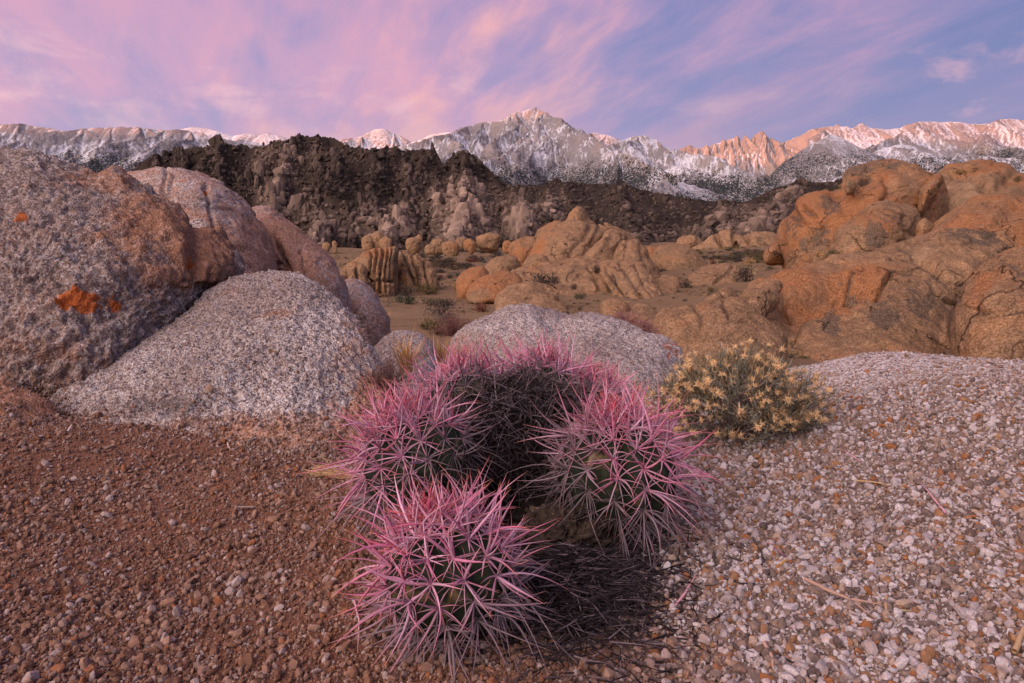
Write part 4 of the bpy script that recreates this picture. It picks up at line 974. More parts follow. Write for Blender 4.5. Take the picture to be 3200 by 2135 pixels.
rock('broken lower rocks left of the fluted crag', [(1040, 880), (1070, 845), (1110, 825), (1145, 850), (1150, 910), (1110, 930), (1050, 925)], 45, 48, 1.3, M_OCHRE, res=(150, 50), amp=2.2, rough=4, grooves=[([(1080, 845), (1085, 910)], 5, 20), ([(1115, 835), (1120, 920)], 5, 20)])
for px, py, w_, h_, Dd, m, lab in [
    (1178, 745, 44, 34, 150, M_OCHRE, 'pale round boulder highest in the cluster at the dark hill foot'), (1148, 752, 34, 28, 149, M_BUFF, 'pale boulder at the left end of the cluster at the dark hill foot'),
    (1205, 756, 30, 26, 148, M_OCHRE, 'boulder at the right end of the cluster at the dark hill foot'), (1290, 758, 34, 26, 140, M_OCHRE, 'ribbed tan boulder left of two pale humps on the far flat'),
    (1308, 752, 20, 30, 141, M_OCHRE, 'upright tan stone beside the ribbed boulder'), (1368, 762, 40, 30, 135, M_BUFF, 'palest round hump on the far flat'),
    (1408, 770, 44, 32, 128, M_ORANGE, 'orange hump right of the palest one on the far flat'), (1345, 774, 30, 18, 130, M_BUFF, 'low pale stone below the palest hump'),
    (1530, 748, 60, 32, 140, M_OCHRE, 'broad tan hump before the jagged light buttress'), (1468, 762, 30, 24, 138, M_ORANGE, 'small orange stone between the humps'),
    (1020, 768, 24, 16, 170, M_BUFF, 'small pale stone alone at the left of the far flat'), (1046, 766, 14, 20, 170, M_BUFF, 'small upright stone alone at the left of the far flat'),
    (1440, 752, 26, 20, 150, M_OCHRE, 'small stone behind the orange hump'), (1585, 765, 24, 20, 120, M_ORANGE, 'little red stone left of the orange lobe')]:
    rr = random.Random(px)
    o = [(px + math.cos(q) * w_ * 0.62 * rr.uniform(0.85, 1.15), py - math.sin(q) * h_ * 0.62 * rr.uniform(0.85, 1.15) + (h_ * 0.25 if math.sin(q) < 0 else 0)) for q in np.linspace(0, 2 * math.pi, 10)[:-1]]
    rock(lab, o, Dd, Dd + 1.5, w_ * Dd / FPX * 0.5, m, res=(80, 26), amp=1.1, group='stones along the far flat')
# ------------------------------------------------------------------ gravel
def grit_mat(t):
    rnd = t.node('ShaderNodeObjectInfo').outputs['Random']
    warm = t.attr('warm', 'INSTANCER'); p = t.pos()
    a = t.ramp(rnd, [(0.0, (0.60, 0.57, 0.60)), (0.18, (0.46, 0.43, 0.45)), (0.34, (0.30, 0.24, 0.21)), (0.46, (0.46, 0.36, 0.29)), (0.56, (0.18, 0.145, 0.135)), (0.68, (0.34, 0.18, 0.09)), (0.76, (0.68, 0.66, 0.68)), (0.86, (0.10, 0.08, 0.08)), (0.92, (0.33, 0.12, 0.03)), (0.96, (0.24, 0.19, 0.17))], 'CONSTANT')
    b = t.ramp(rnd, [(0.0, (0.31, 0.19, 0.135)), (0.20, (0.22, 0.115, 0.070)), (0.42, (0.37, 0.25, 0.19)), (0.58, (0.17, 0.085, 0.052)), (0.76, (0.47, 0.41, 0.40)), (0.86, (0.27, 0.21, 0.19)), (0.95, (0.34, 0.13, 0.05))], 'CONSTANT')
    c = t.mix(1.0, t.mix(warm, a, b), t.mix(warm, (0.80, 0.785, 0.80), (0.76, 0.70, 0.70)), 'MULTIPLY')
    n = t.noise(p, 320.0, 4, 0.7); n2 = t.noise(p, 90.0, 3, 0.6)
    c = t.mix(t.step(n, 0.42, 0.66), t.mix(0.45, c, (0.12, 0.085, 0.07)), c)
    c = t.mix(t.math('MULTIPLY', t.step(n2, 0.5, 0.7), 0.4), c, (0.40, 0.22, 0.13))
    return c, t.bump(n, 0.5, 0.002)
M_GRIT = material('grit', grit_mat, 0.9, 0.08)

protos = bpy.data.collections.new('grit_shapes')
for k in range(10):
    V, F = hull_rock(400 + k, 30, (1.0, 0.82, 0.66), 2.6)
    me = np_mesh('grit_shape', V, F, smooth=False); me.materials.append(M_GRIT)
    protos.objects.link(bpy.data.objects.new('grit_shape', me))

def scatter(name, pts, scale, rot, idx, warm, label, protos=protos):
    me = bpy.data.meshes.new(name)
    me.vertices.add(len(pts)); me.vertices.foreach_set('co', np.ascontiguousarray(pts, np.float32).ravel())
    for nm, ty, arr, key in (('scl', 'FLOAT_VECTOR', scale, 'vector'), ('rot', 'FLOAT_VECTOR', rot, 'vector'), ('idx', 'INT', idx, 'value'), ('warm', 'FLOAT', warm, 'value')):
        a = me.attributes.new(nm, ty, 'POINT')
        a.data.foreach_set(key, np.ascontiguousarray(arr, np.int32 if ty == 'INT' else np.float32).ravel())
    o = link(name, me, None, label=label, kind='stuff')
    ng = bpy.data.node_groups.new(name, 'GeometryNodeTree')
    ng.interface.new_socket('Geometry', in_out='INPUT', socket_type='NodeSocketGeometry')
    ng.interface.new_socket('Geometry', in_out='OUTPUT', socket_type='NodeSocketGeometry')
    N = ng.nodes; gi = N.new('NodeGroupInput'); go = N.new('NodeGroupOutput')
    iop = N.new('GeometryNodeInstanceOnPoints'); ci = N.new('GeometryNodeCollectionInfo')
    ci.inputs['Collection'].default_value = protos
    ci.inputs['Separate Children'].default_value = True; ci.inputs['Reset Children'].default_value = True
    def na(nm, ty):
        q = N.new('GeometryNodeInputNamedAttribute'); q.data_type = ty; q.inputs['Name'].default_value = nm
        return q.outputs['Attribute']
    L = ng.links
    L.new(gi.outputs[0], iop.inputs['Points']); L.new(ci.outputs[0], iop.inputs['Instance'])
    iop.inputs['Pick Instance'].default_value = True
    L.new(na('idx', 'INT'), iop.inputs['Instance Index'])
    L.new(na('rot', 'FLOAT_VECTOR'), iop.inputs['Rotation']); L.new(na('scl', 'FLOAT_VECTOR'), iop.inputs['Scale'])
    L.new(iop.outputs[0], go.inputs[0])
    md = o.modifiers.new('scatter', 'NODES'); md.node_group = ng
    return o

def gravel():
    rg = np.random.default_rng(77); n = 330000
    r = 0.85 + (5.2 - 0.85) * rg.random(n) ** 1.25
    u = rg.uniform(-0.86, 0.86, n)
    y = r; x = u * r
    p = np.stack([x, y, 0 * x], 1)
    side = sstep(x + 0.25 * fbm(p * 1.5, 3), -0.10, 0.45)           # 0 at the left, 1 at the right
    patch = fbm(p * 2.0 + 5, 4)
    keep = rg.random(n) < np.where(side > 0.5, 0.97, 0.55 + 0.45 * sstep(patch, -0.35, 0.45)) * (1 - 0.65 * sstep(r, 2.5, 3.6) * sstep(x, 0.8, 1.6))
    x, y, r, side, p = x[keep], y[keep], r[keep], side[keep], p[keep]; n = len(x)
    s = 0.0026 * np.exp(rg.normal(0, 0.60, n)) * (0.95 + 0.15 * side)
    big = rg.random(n) < 0.018; s = np.where(big, s * rg.uniform(1.6, 2.4, n), s)
    s = np.clip(s, 0.0016, 0.014)
    s = s * (1 - 0.2 * sstep(r, 2.5, 3.6) * sstep(x, 0.8, 1.6))
    z = ground_z(x, y) + s * (0.45 - 0.35 * sstep(r, 2.5, 3.6) * sstep(x, 0.8, 1.6))
    sc3 = np.stack([s * rg.uniform(0.8, 1.5, n), s * rg.uniform(0.7, 1.2, n), s * rg.uniform(0.8, 1.3, n)], 1)
    rot = np.stack([rg.normal(0, 0.8, n), rg.normal(0, 0.8, n), rg.uniform(0, 6.28, n)], 1)
    warm = np.clip(1 - side + 0.25 * fbm(p * 3 + 2, 3) + rg.normal(0, 0.10, n), 0, 1)
    P = np.stack([x, y, z], 1)
    # grit that has crept up the foot of the left rocks
    for o in [o for o in bpy.data.objects if o.get('label', '').startswith(('pale granite dome sloping', 'low brown stained', 'huge pale grey'))]:
        V = np.empty(len(o.data.vertices) * 3, np.float32); o.data.vertices.foreach_get('co', V); V = V.reshape(-1, 3).astype(float)
        Nn = normals(o.data); hgt = V[:, 2] - ground_z(V[:, 0], V[:, 1])
        pr = np.exp(-np.clip(hgt, 0, 9) / 0.035) * (hgt > -0.01) * (V[:, 1] < 3.4) * np.clip(0.25 + fbm(V * 6, 3), 0, 1); pr /= pr.sum()
        k = rg.choice(len(V), 5200, p=pr); m = len(k)
        s2 = 0.0030 * np.exp(rg.normal(0, 0.55, m))
        P = np.concatenate([P, V[k] + rg.normal(0, 0.012, (m, 3)) * np.array([1, 0.4, 0.2]) + Nn[k] * (s2 * 0.2)[:, None]])
        sc3 = np.concatenate([sc3, s2[:, None] * rg.uniform(0.7, 1.4, (m, 3))]); rot = np.concatenate([rot, rg.normal(0, 1.5, (m, 3))]); warm = np.concatenate([warm, np.clip(rg.normal(0.75, 0.25, m), 0, 1)])
    n = len(P)
    scatter('gravel', P, sc3, rot, rg.integers(0, 10, n), warm, 'coarse granite gravel, reddish at the left and pale at the right')
gravel()

# ------------------------------------------------------------------ thin curved things
def tube(P, rad, sides=5, flat=1.0, cap=True):
    """a tapering tube along the points P with radii rad"""
    P = np.asarray(P, float); n = len(P); rad = np.broadcast_to(np.asarray(rad, float), (n,))
    tg = np.gradient(P, axis=0); tg /= np.linalg.norm(tg, axis=1, keepdims=True) + 1e-12
    ref = np.array([0.31, 0.17, 0.93]) if abs(tg[0] @ np.array([0.31, 0.17, 0.93])) < 0.9 else np.array([1.0, 0, 0])
    a = np.cross(tg, ref); a /= np.linalg.norm(a, axis=1, keepdims=True) + 1e-12
    b = np.cross(tg, a)
    q = np.arange(sides) / sides * 2 * math.pi
    V = P[:, None, :] + rad[:, None, None] * (np.cos(q)[None, :, None] * a[:, None, :] + flat * np.sin(q)[None, :, None] * b[:, None, :])
    return V.reshape(-1, 3), grid_faces(n, sides, wrap=True)

def spine_batch(base, d, bend, L, r, nseg=6, seed=0):
    """many curved tapering spines at once -> verts (n, k, 3), t (k,), faces of one spine"""
    base, d, bend = (np.asarray(q, float) for q in (base, d, bend)); L = np.asarray(L, float); r = np.asarray(r, float)
    n = len(base); t = np.linspace(0, 1, nseg + 1)
    P = base[:, None] + (d[:, None] * t[None, :, None] + bend[:, None] * (t ** 2)[None, :, None]) * L[:, None, None]
    tg = d[:, None] + 2 * bend[:, None] * t[None, :, None]; tg /= np.linalg.norm(tg, axis=-1, keepdims=True)
    ref = np.random.default_rng(seed).normal(size=(n, 1, 3))
    a = np.cross(tg, ref); a /= np.linalg.norm(a, axis=-1, keepdims=True) + 1e-9
    b = np.cross(tg, a)
    rad = r[:, None] * (np.clip(1.0 - t ** 1.6, 0.03, 1) * (0.85 + 0.15 * np.sin(t * 3.1)))[None]
    q = np.arange(4) / 4 * 2 * math.pi
    V = P[:, :, None] + rad[:, :, None, None] * (np.cos(q)[None, None, :, None] * a[:, :, None] + 0.62 * np.sin(q)[None, None, :, None] * b[:, :, None])
    return V.reshape(n, -1, 3), np.repeat(t, 4), grid_faces(nseg + 1, 4, wrap=True)

def spine_mesh(name, V, F, col):
    n, k = V.shape[:2]
    faces = (F[None] + (np.arange(n) * k)[:, None, None]).reshape(-1, 4)
    me = np_mesh(name, V.reshape(-1, 3), faces); set_col(me, 'tint', np.broadcast_to(col, V.shape).reshape(-1, 3)); return me

PINK = np.array([0.52, 0.165, 0.30]); PALE = np.array([0.62, 0.42, 0.54]); RED = np.array([0.42, 0.035, 0.07]); TIP = np.array([0.70, 0.27, 0.10])
GREY = np.array([0.125, 0.098, 0.112]); BLACK = np.array([0.022, 0.017, 0.019])

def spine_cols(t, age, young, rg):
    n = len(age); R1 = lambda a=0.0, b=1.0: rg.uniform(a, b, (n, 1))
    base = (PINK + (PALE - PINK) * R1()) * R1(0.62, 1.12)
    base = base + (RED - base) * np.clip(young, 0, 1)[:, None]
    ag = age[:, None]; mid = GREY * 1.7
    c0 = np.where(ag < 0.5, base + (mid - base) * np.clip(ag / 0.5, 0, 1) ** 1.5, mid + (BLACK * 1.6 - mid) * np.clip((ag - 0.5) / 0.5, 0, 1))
    live = np.clip(1 - ag * 1.4, 0, 1)
    red = sstep(t, 0.40, 0.80)[None] * live * R1(0.05, 0.75); tip = sstep(t, 0.80, 0.96)[None] * live * 0.9
    c = c0[:, None] + (np.array([0.52, 0.11, 0.13]) - c0[:, None]) * red[..., None]
    return c + (TIP - c) * tip[..., None]

def spine_mat(t):
    c = t.attr('tint', out='Color'); p = t.pos()
    n = t.noise(p, 420.0, 2, 0.6); n2 = t.noise(p, 70.0, 3, 0.6)
    v = t.math('ADD', 0.62, t.math('ADD', t.math('MULTIPLY', n, 0.40), t.math('MULTIPLY', n2, 0.36)))
    return t.mix(1.0, c, v, 'MULTIPLY'), t.bump(n, 0.35, 0.001)
M_SPINE = material('cactus_spine', spine_mat, 0.7, 0.10)

def flesh_mat(t):
    p = t.pos(); n = t.noise(p, 60.0, 4, 0.6); n2 = t.noise(p, 14.0, 3, 0.6)
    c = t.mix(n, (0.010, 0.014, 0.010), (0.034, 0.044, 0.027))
    c = t.mix(t.step(n2, 0.58, 0.72), c, (0.16, 0.12, 0.06))
    return c, t.bump(n, 0.3, 0.003)
M_FLESH = material('cactus_flesh', flesh_mat, 0.7, 0.12)
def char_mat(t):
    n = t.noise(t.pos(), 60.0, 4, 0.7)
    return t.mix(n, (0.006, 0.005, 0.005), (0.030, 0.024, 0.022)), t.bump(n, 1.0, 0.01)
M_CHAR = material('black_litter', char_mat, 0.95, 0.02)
def husk_mat(t):
    p = t.pos(); n = t.noise(p, 45.0, 5, 0.7, 0.4); n2 = t.noise(t.vmath('MULTIPLY', p, (1, 1, 3)), 16.0, 4, 0.7)
    c = t.mix(n, (0.012, 0.009, 0.008), (0.10, 0.075, 0.058))
    c = t.mix(t.step(n2, 0.60, 0.72), c, (0.22, 0.16, 0.115))
    return c, t.bump(n, 1.0, 0.012)
M_HUSK = material('dead_wood', husk_mat, 0.95, 0.03)

cactus = link('cactus', None, label='clump of barrel-shaped cactus heads bristling with long pink spines', cat='cactus')
cac0 = hit(1640, 1850); cactus.location = cac0
bpy.context.view_layer.update()

def cactus_head(label, px, py, D, R, axis, n_own, seed, dead=None, dead_amt=0.0, old=0.0, ribs=13, spread=1.0):
    rg = np.random.default_rng(seed)
    C = at(px, py, D); A = np.array(axis, float); A /= np.linalg.norm(A)
    M = rot_to(A)
    th = np.linspace(0.02, 2.35, 34); ph = np.linspace(0, 2 * math.pi, 112, endpoint=False)
    TH, PH = np.meshgrid(th, ph, indexing='ij')
    bulge = 1 + 0.085 * np.cos(ribs * PH) * sstep(TH, 0.15, 0.7)
    # swellings at each areole along the rib
    bulge = bulge + 0.022 * np.cos(ribs * PH) * np.cos(TH * 2 * math.pi / 0.27) * sstep(TH, 0.2, 0.6)
    rr = R * bulge
    loc = np.stack([rr * np.sin(TH) * np.cos(PH), rr * np.sin(TH) * np.sin(PH), rr * np.cos(TH) * 1.02 - R * 0.10 * np.exp(-(TH / 0.28) ** 2)], -1).reshape(-1, 3)
    head = link('cactus_head', np_mesh('cactus_head', loc @ M.T + C - cac0, grid_faces(len(th), len(ph), wrap=True)), M_FLESH, parent=cactus, label=label)
    cam_v = np.array([0, 0, CAMZ])
    B, Dd, Bd, Ln, Rd, Ag, Yg, Sc = [], [], [], [], [], [], [], []
    for k in range(ribs):
        p0 = k / ribs * 2 * math.pi
        t0 = 0.13 + 0.17 * (k % 2)
        while t0 < 2.3:
            phi = p0 + rg.normal(0, 0.03)
            e = M @ np.array([math.sin(t0) * math.cos(phi), math.sin(t0) * math.sin(phi), math.cos(t0)])
            base = C + e * R * 1.07
            up = A - e * (A @ e); up /= np.linalg.norm(up) + 1e-9
            sd_ = np.cross(e, up)
            ss_ = lambda a_, b_: float(sstep(np.array([t0]), a_, b_)[0])
            age = old + 0.55 * ss_(1.10, 2.0)
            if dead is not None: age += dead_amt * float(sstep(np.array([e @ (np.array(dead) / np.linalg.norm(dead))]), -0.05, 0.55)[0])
            young = ss_(0.38, 0.10)
            vis = (e @ (cam_v - base)) / np.linalg.norm(cam_v - base)
            nr_ = 11 if age < 0.5 else 16
            for j in range(4 + nr_):
                if j < 4:
                    a = rg.uniform(0, 2 * math.pi) if j else rg.normal(math.pi / 2, 0.5)
                    d_ = e * (1.0 if t0 > 0.5 else 0.8) + (up * math.sin(a) + sd_ * math.cos(a)) * (0.3 + 0.65 * rg.random()) * spread
                    L = rg.uniform(0.070, 0.150) * (0.62 + 0.38 * ss_(0.1, 0.5)) * R / 0.12; r_ = rg.uniform(0.0030, 0.0045); bd = 0.62
                else:
                    a = j / nr_ * 2 * math.pi + rg.normal(0, 0.2)
                    d_ = e * rg.uniform(0.25, 0.6) + (up * math.sin(a) + sd_ * math.cos(a))
                    L = rg.uniform(0.048, 0.088) * R / 0.12; r_ = rg.uniform(0.0018, 0.0027); bd = 0.38
                d_ = d_ / np.linalg.norm(d_)
                bend = rg.normal(0, 1, 3); bend -= d_ * (bend @ d_); bend = bend / np.linalg.norm(bend) * bd * rg.uniform(0.1, 1.0) + np.array([0, 0, -0.05 - 0.16 * ss_(1.0, 1.8)])
                ag = float(np.clip(age + rg.normal(0, 0.08), 0, 1))
                if ag > 0.55: bend = bend * 1.6 + np.array([0, 0, -0.12]); r_ *= 0.9
                B.append(base); Dd.append(d_); Bd.append(bend); Ln.append(L); Rd.append(r_); Ag.append(ag); Yg.append(young * rg.uniform(0.2, 0.9) + (0.45 if rg.random() < 0.07 else 0))
                Sc.append(L * r_ * (1.0 + vis) if (j < 4 and vis > -0.15 and ag < 0.75) else 0.0)
            t0 += 0.34 * rg.uniform(0.9, 1.1)
    V, t, F = spine_batch(B, Dd, Bd, Ln, Rd, 6, seed); V = V - cac0
    col = spine_cols(t, np.array(Ag), np.array(Yg), rg)
    order = np.argsort(-np.array(Sc)); mine, rest = order[:n_own], order[n_own:]
    for i in mine: link('spine', spine_mesh('spine', V[i:i + 1], F, col[i:i + 1]), M_SPINE, parent=head)
    link('spines', spine_mesh('spines', V[rest], F, col[rest]), M_SPINE, parent=head, kind='stuff')
    return head, C, A

H1 = cactus_head('nearest head with a deep red crown at the lower left', 1405, 1800, 1.29, 0.118, (-0.32, 0.02, 1.0), 90, 1, spread=1.1)
H2 = cactus_head('large pink head at the right side of the clump', 1930, 1480, 1.72, 0.142, (-0.05, -0.05, 1.0), 80, 2, dead=(-1, -0.1, -0.2), dead_amt=0.40, old=0.02)
H3 = cactus_head('left head behind the nearest one', 1305, 1455, 1.70, 0.132, (-0.35, 0.0, 1.0), 60, 3, dead=(1, -0.3, -0.5), dead_amt=0.55, old=0.05)
H4 = cactus_head('back left head with dark old spines towards the middle', 1465, 1300, 2.00, 0.132, (-0.1, 0.15, 1.0), 30, 4, dead=(0.35, -1, -0.2), dead_amt=0.72, old=0.05)
H5 = cactus_head('back right head with dark old spines towards the middle', 1690, 1280, 2.08, 0.138, (0.1, 0.2, 1.0), 30, 5, dead=(-0.2, -1, -0.25), dead_amt=0.72, old=0.05)
H6 = cactus_head('small pink head between the back heads and the right head', 1850, 1300, 2.06, 0.10, (0.1, 0.2, 1.0), 10, 6, dead=(-0.8, -0.8, 0), dead_amt=0.6, old=0.05)

# the dead middle of the clump: a dark core under a thatch of grey spines
def lump(C, S, seed, amp=0.25, n=(40, 56)):
    th = np.linspace(0.02, math.pi - 0.02, n[0]); ph = np.linspace(0, 2 * math.pi, n[1], endpoint=False)
    TH, PH = np.meshgrid(th, ph, indexing='ij')
    U = np.stack([np.sin(TH) * np.cos(PH), np.sin(TH) * np.sin(PH), np.cos(TH)], -1).reshape(-1, 3)
    k = 1 + amp * fbm(U * 1.6 + seed, 4, 0.6) + 0.3 * amp * fbm(U * 7 + seed, 3, 0.7)
    return U * k[:, None] * np.array(S) + C, grid_faces(len(th), len(ph), wrap=True)
rg = np.random.default_rng(31)
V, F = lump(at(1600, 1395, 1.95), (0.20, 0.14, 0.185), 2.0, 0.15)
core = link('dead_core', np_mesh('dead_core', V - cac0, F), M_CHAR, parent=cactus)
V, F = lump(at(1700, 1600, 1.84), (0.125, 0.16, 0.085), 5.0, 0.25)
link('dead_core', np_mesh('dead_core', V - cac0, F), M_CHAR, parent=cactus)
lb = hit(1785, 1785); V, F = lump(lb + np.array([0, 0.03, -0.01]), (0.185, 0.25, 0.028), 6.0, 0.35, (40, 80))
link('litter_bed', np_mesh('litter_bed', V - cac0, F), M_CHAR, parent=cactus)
cc = at(1600, 1395, 1.95); n = 3400
e = rg.normal(0, 1, (n, 3)); e[:, 1] = -np.abs(e[:, 1]) + 0.25; e[:, 2] = e[:, 2] * 0.9 + 0.25; e /= np.linalg.norm(e, axis=1, keepdims=True)
d_ = e * rg.uniform(0.15, 0.7, (n, 1)) + rg.normal(0, 0.6, (n, 3)) + np.array([0, -0.1, -0.15]); d_ /= np.linalg.norm(d_, axis=1, keepdims=True)
V, t, F = spine_batch(cc + e * np.array([0.21, 0.15, 0.195]), d_, rg.normal(0, 0.22, (n, 3)) + np.array([0, 0, -0.15]), rg.uniform(0.045, 0.10, n), rg.uniform(0.0014, 0.0026, n), 5, 3)
g = rg.random(n) ** 1.4
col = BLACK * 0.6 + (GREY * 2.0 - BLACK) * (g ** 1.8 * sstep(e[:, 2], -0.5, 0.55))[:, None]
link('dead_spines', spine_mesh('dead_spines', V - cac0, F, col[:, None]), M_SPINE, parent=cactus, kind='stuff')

# litter of fallen black spines between and before the heads
lc = hit(1790, 1790); n = 5600
lx = lc[0] + rg.normal(0, 0.125, n); ly = lc[1] + rg.normal(0.03, 0.18, n)
lift = 0.004 + 0.026 * np.exp(-((lx - lc[0]) / 0.13) ** 2 - ((ly - lc[1]) / 0.17) ** 2) + rg.uniform(0, 0.03, n) * np.exp(-((lx - lc[0]) / 0.10) ** 2)
a = rg.uniform(0, 6.28, n)
d_ = np.stack([np.cos(a), np.sin(a), rg.normal(0.05, 0.18, n)], 1); d_ /= np.linalg.norm(d_, axis=1, keepdims=True)
V, t, F = spine_batch(np.stack([lx, ly, ground_z(lx, ly) + lift], 1), d_, rg.normal(0, 0.13, (n, 3)) * np.array([1, 1, 0.3]), rg.uniform(0.035, 0.09, n), rg.uniform(0.0015, 0.0027, n), 3, 4)
g = rg.random(n) ** 4.0
link('spine_litter', spine_mesh('spine_litter', V, F, (BLACK * 0.8 + (GREY * 1.3 - BLACK * 0.8) * g[:, None])[:, None]), M_SPINE, kind='stuff', label='black litter of fallen cactus spines on the gravel')

# black dead spines hanging in the gap between the heads
gc = at(1690, 1560, 1.86); n = 2200
b_ = gc + rg.normal(0, 1, (n, 3)) * np.array([0.075, 0.07, 0.06])
d_ = rg.normal(0, 0.6, (n, 3)) + np.array([0, -0.3, -0.2]); d_ /= np.linalg.norm(d_, axis=1, keepdims=True)
V, t, F = spine_batch(b_, d_, rg.normal(0, 0.2, (n, 3)) + np.array([0, 0, -0.15]), rg.uniform(0.04, 0.09, n), rg.uniform(0.0013, 0.0024, n), 4, 9)
g = rg.random(n) ** 3.0
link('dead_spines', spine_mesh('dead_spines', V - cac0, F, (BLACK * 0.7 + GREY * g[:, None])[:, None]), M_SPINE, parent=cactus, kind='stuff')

# rotted stump in the gap
st = link('dead_stump', None, label='rotted brown cactus stump with curled husks between the pink heads', cat='stump')
sb = hit(1770, 1730) + np.array([0, 0, 0.02]); st.location = sb; bpy.context.view_layer.update()
V, F = lump(np.array([0, 0.02, 0.02]), (0.115, 0.09, 0.055), 8.0, 0.6, (60, 90))
link('stump_body', np_mesh('stump_body', V, F), M_HUSK, parent=st)
for q in range(9):
    a = rg.uniform(0, 6.28); rr_ = rg.uniform(0.03, 0.10)
    V, F = lump(np.array([math.cos(a) * rr_, math.sin(a) * rr_ * 0.8, rg.uniform(0.02, 0.07)]), (rg.uniform(0.015, 0.03), rg.uniform(0.008, 0.016), rg.uniform(0.012, 0.025)), q * 3.1, 0.9, (16, 22))
    link('husk', np_mesh('husk', V, F), M_HUSK, parent=st)

# dry golden tuft in the crown of the nearest head
def fluff(C, axis, n, L, r, col, seed, open_=0.9):
    q = np.random.default_rng(seed); A = np.array(axis, float); A /= np.linalg.norm(A)
    d_ = A + q.normal(0, open_, (n, 3)); d_ /= np.linalg.norm(d_, axis=1, keepdims=True)
    V, t, F = spine_batch(np.tile(C, (n, 1)), d_, q.normal(0, 0.35, (n, 3)), L * q.uniform(0.5, 1.1, n), np.full(n, r), 3, seed)
    return spine_mesh('seed_head', V, F, (np.array(col) * q.uniform(0.6, 1.25, (n, 1)))[:, None])
for (dx_, dy_, dz_), sd0 in (((0.0, 0.01, 0.0), 1), ((0.018, -0.022, -0.004), 2), ((-0.006, -0.030, -0.006), 3)):
    c_ = H1[1] + H1[2] * 0.112 + np.array([dx_, dy_, dz_])
    b_ = fluff(c_ - cac0, H1[2], 46, 0.022, 0.0011, (0.34, 0.15, 0.03), sd0)
    link('dried_flower', b_, M_SPINE, parent=H1[0])

# ------------------------------------------------------------------ golden-flowered shrub
def leaf_mat(t):
    c = t.attr('tint', out='Color'); n = t.noise(t.pos(), 120.0, 2, 0.6)
    return (t.mix(1.0, c, t.math('ADD', 0.7, t.math('MULTIPLY', n, 0.6)), 'MULTIPLY'),)
M_LEAF = material('leaf', leaf_mat, 0.8, 0.08)
def bark_mat(t):
    p = t.pos(); n = t.noise(p, 90.0, 4, 0.7)
    return t.mix(n, (0.05, 0.038, 0.034), (0.24, 0.18, 0.155)), t.bump(n, 0.7, 0.004)
M_BARK = material('bark', bark_mat, 0.95, 0.04)

def twig_path(p0, p1, wig, n, q):
    t = np.linspace(0, 1, n)[:, None]
    P = p0 + (p1 - p0) * t + np.cumsum(q.normal(0, wig, (n, 3)), 0) * np.sin(t * math.pi * 0.9 + 0.1)
    P[0] = p0
    return P

def bent_leaf(b, d_, bend, L, w_):
    """a narrow curved leaf of three segments"""
    t = np.array([0, 0.35, 0.7, 1.0])
    P = b + np.outer(t, d_) * L + np.outer(t * t, bend) * L
    s = np.cross(d_, bend + np.array([0.01, 0.02, 0.03])); s /= np.linalg.norm(s) + 1e-9
    ww = np.array([0.6, 1.0, 0.8, 0.1])[:, None] * w_
    V = np.concatenate([P - s * ww, P + s * ww])
    F = np.array([[i, i + 1, i + 5, i + 4] for i in range(3)])
    return V, F

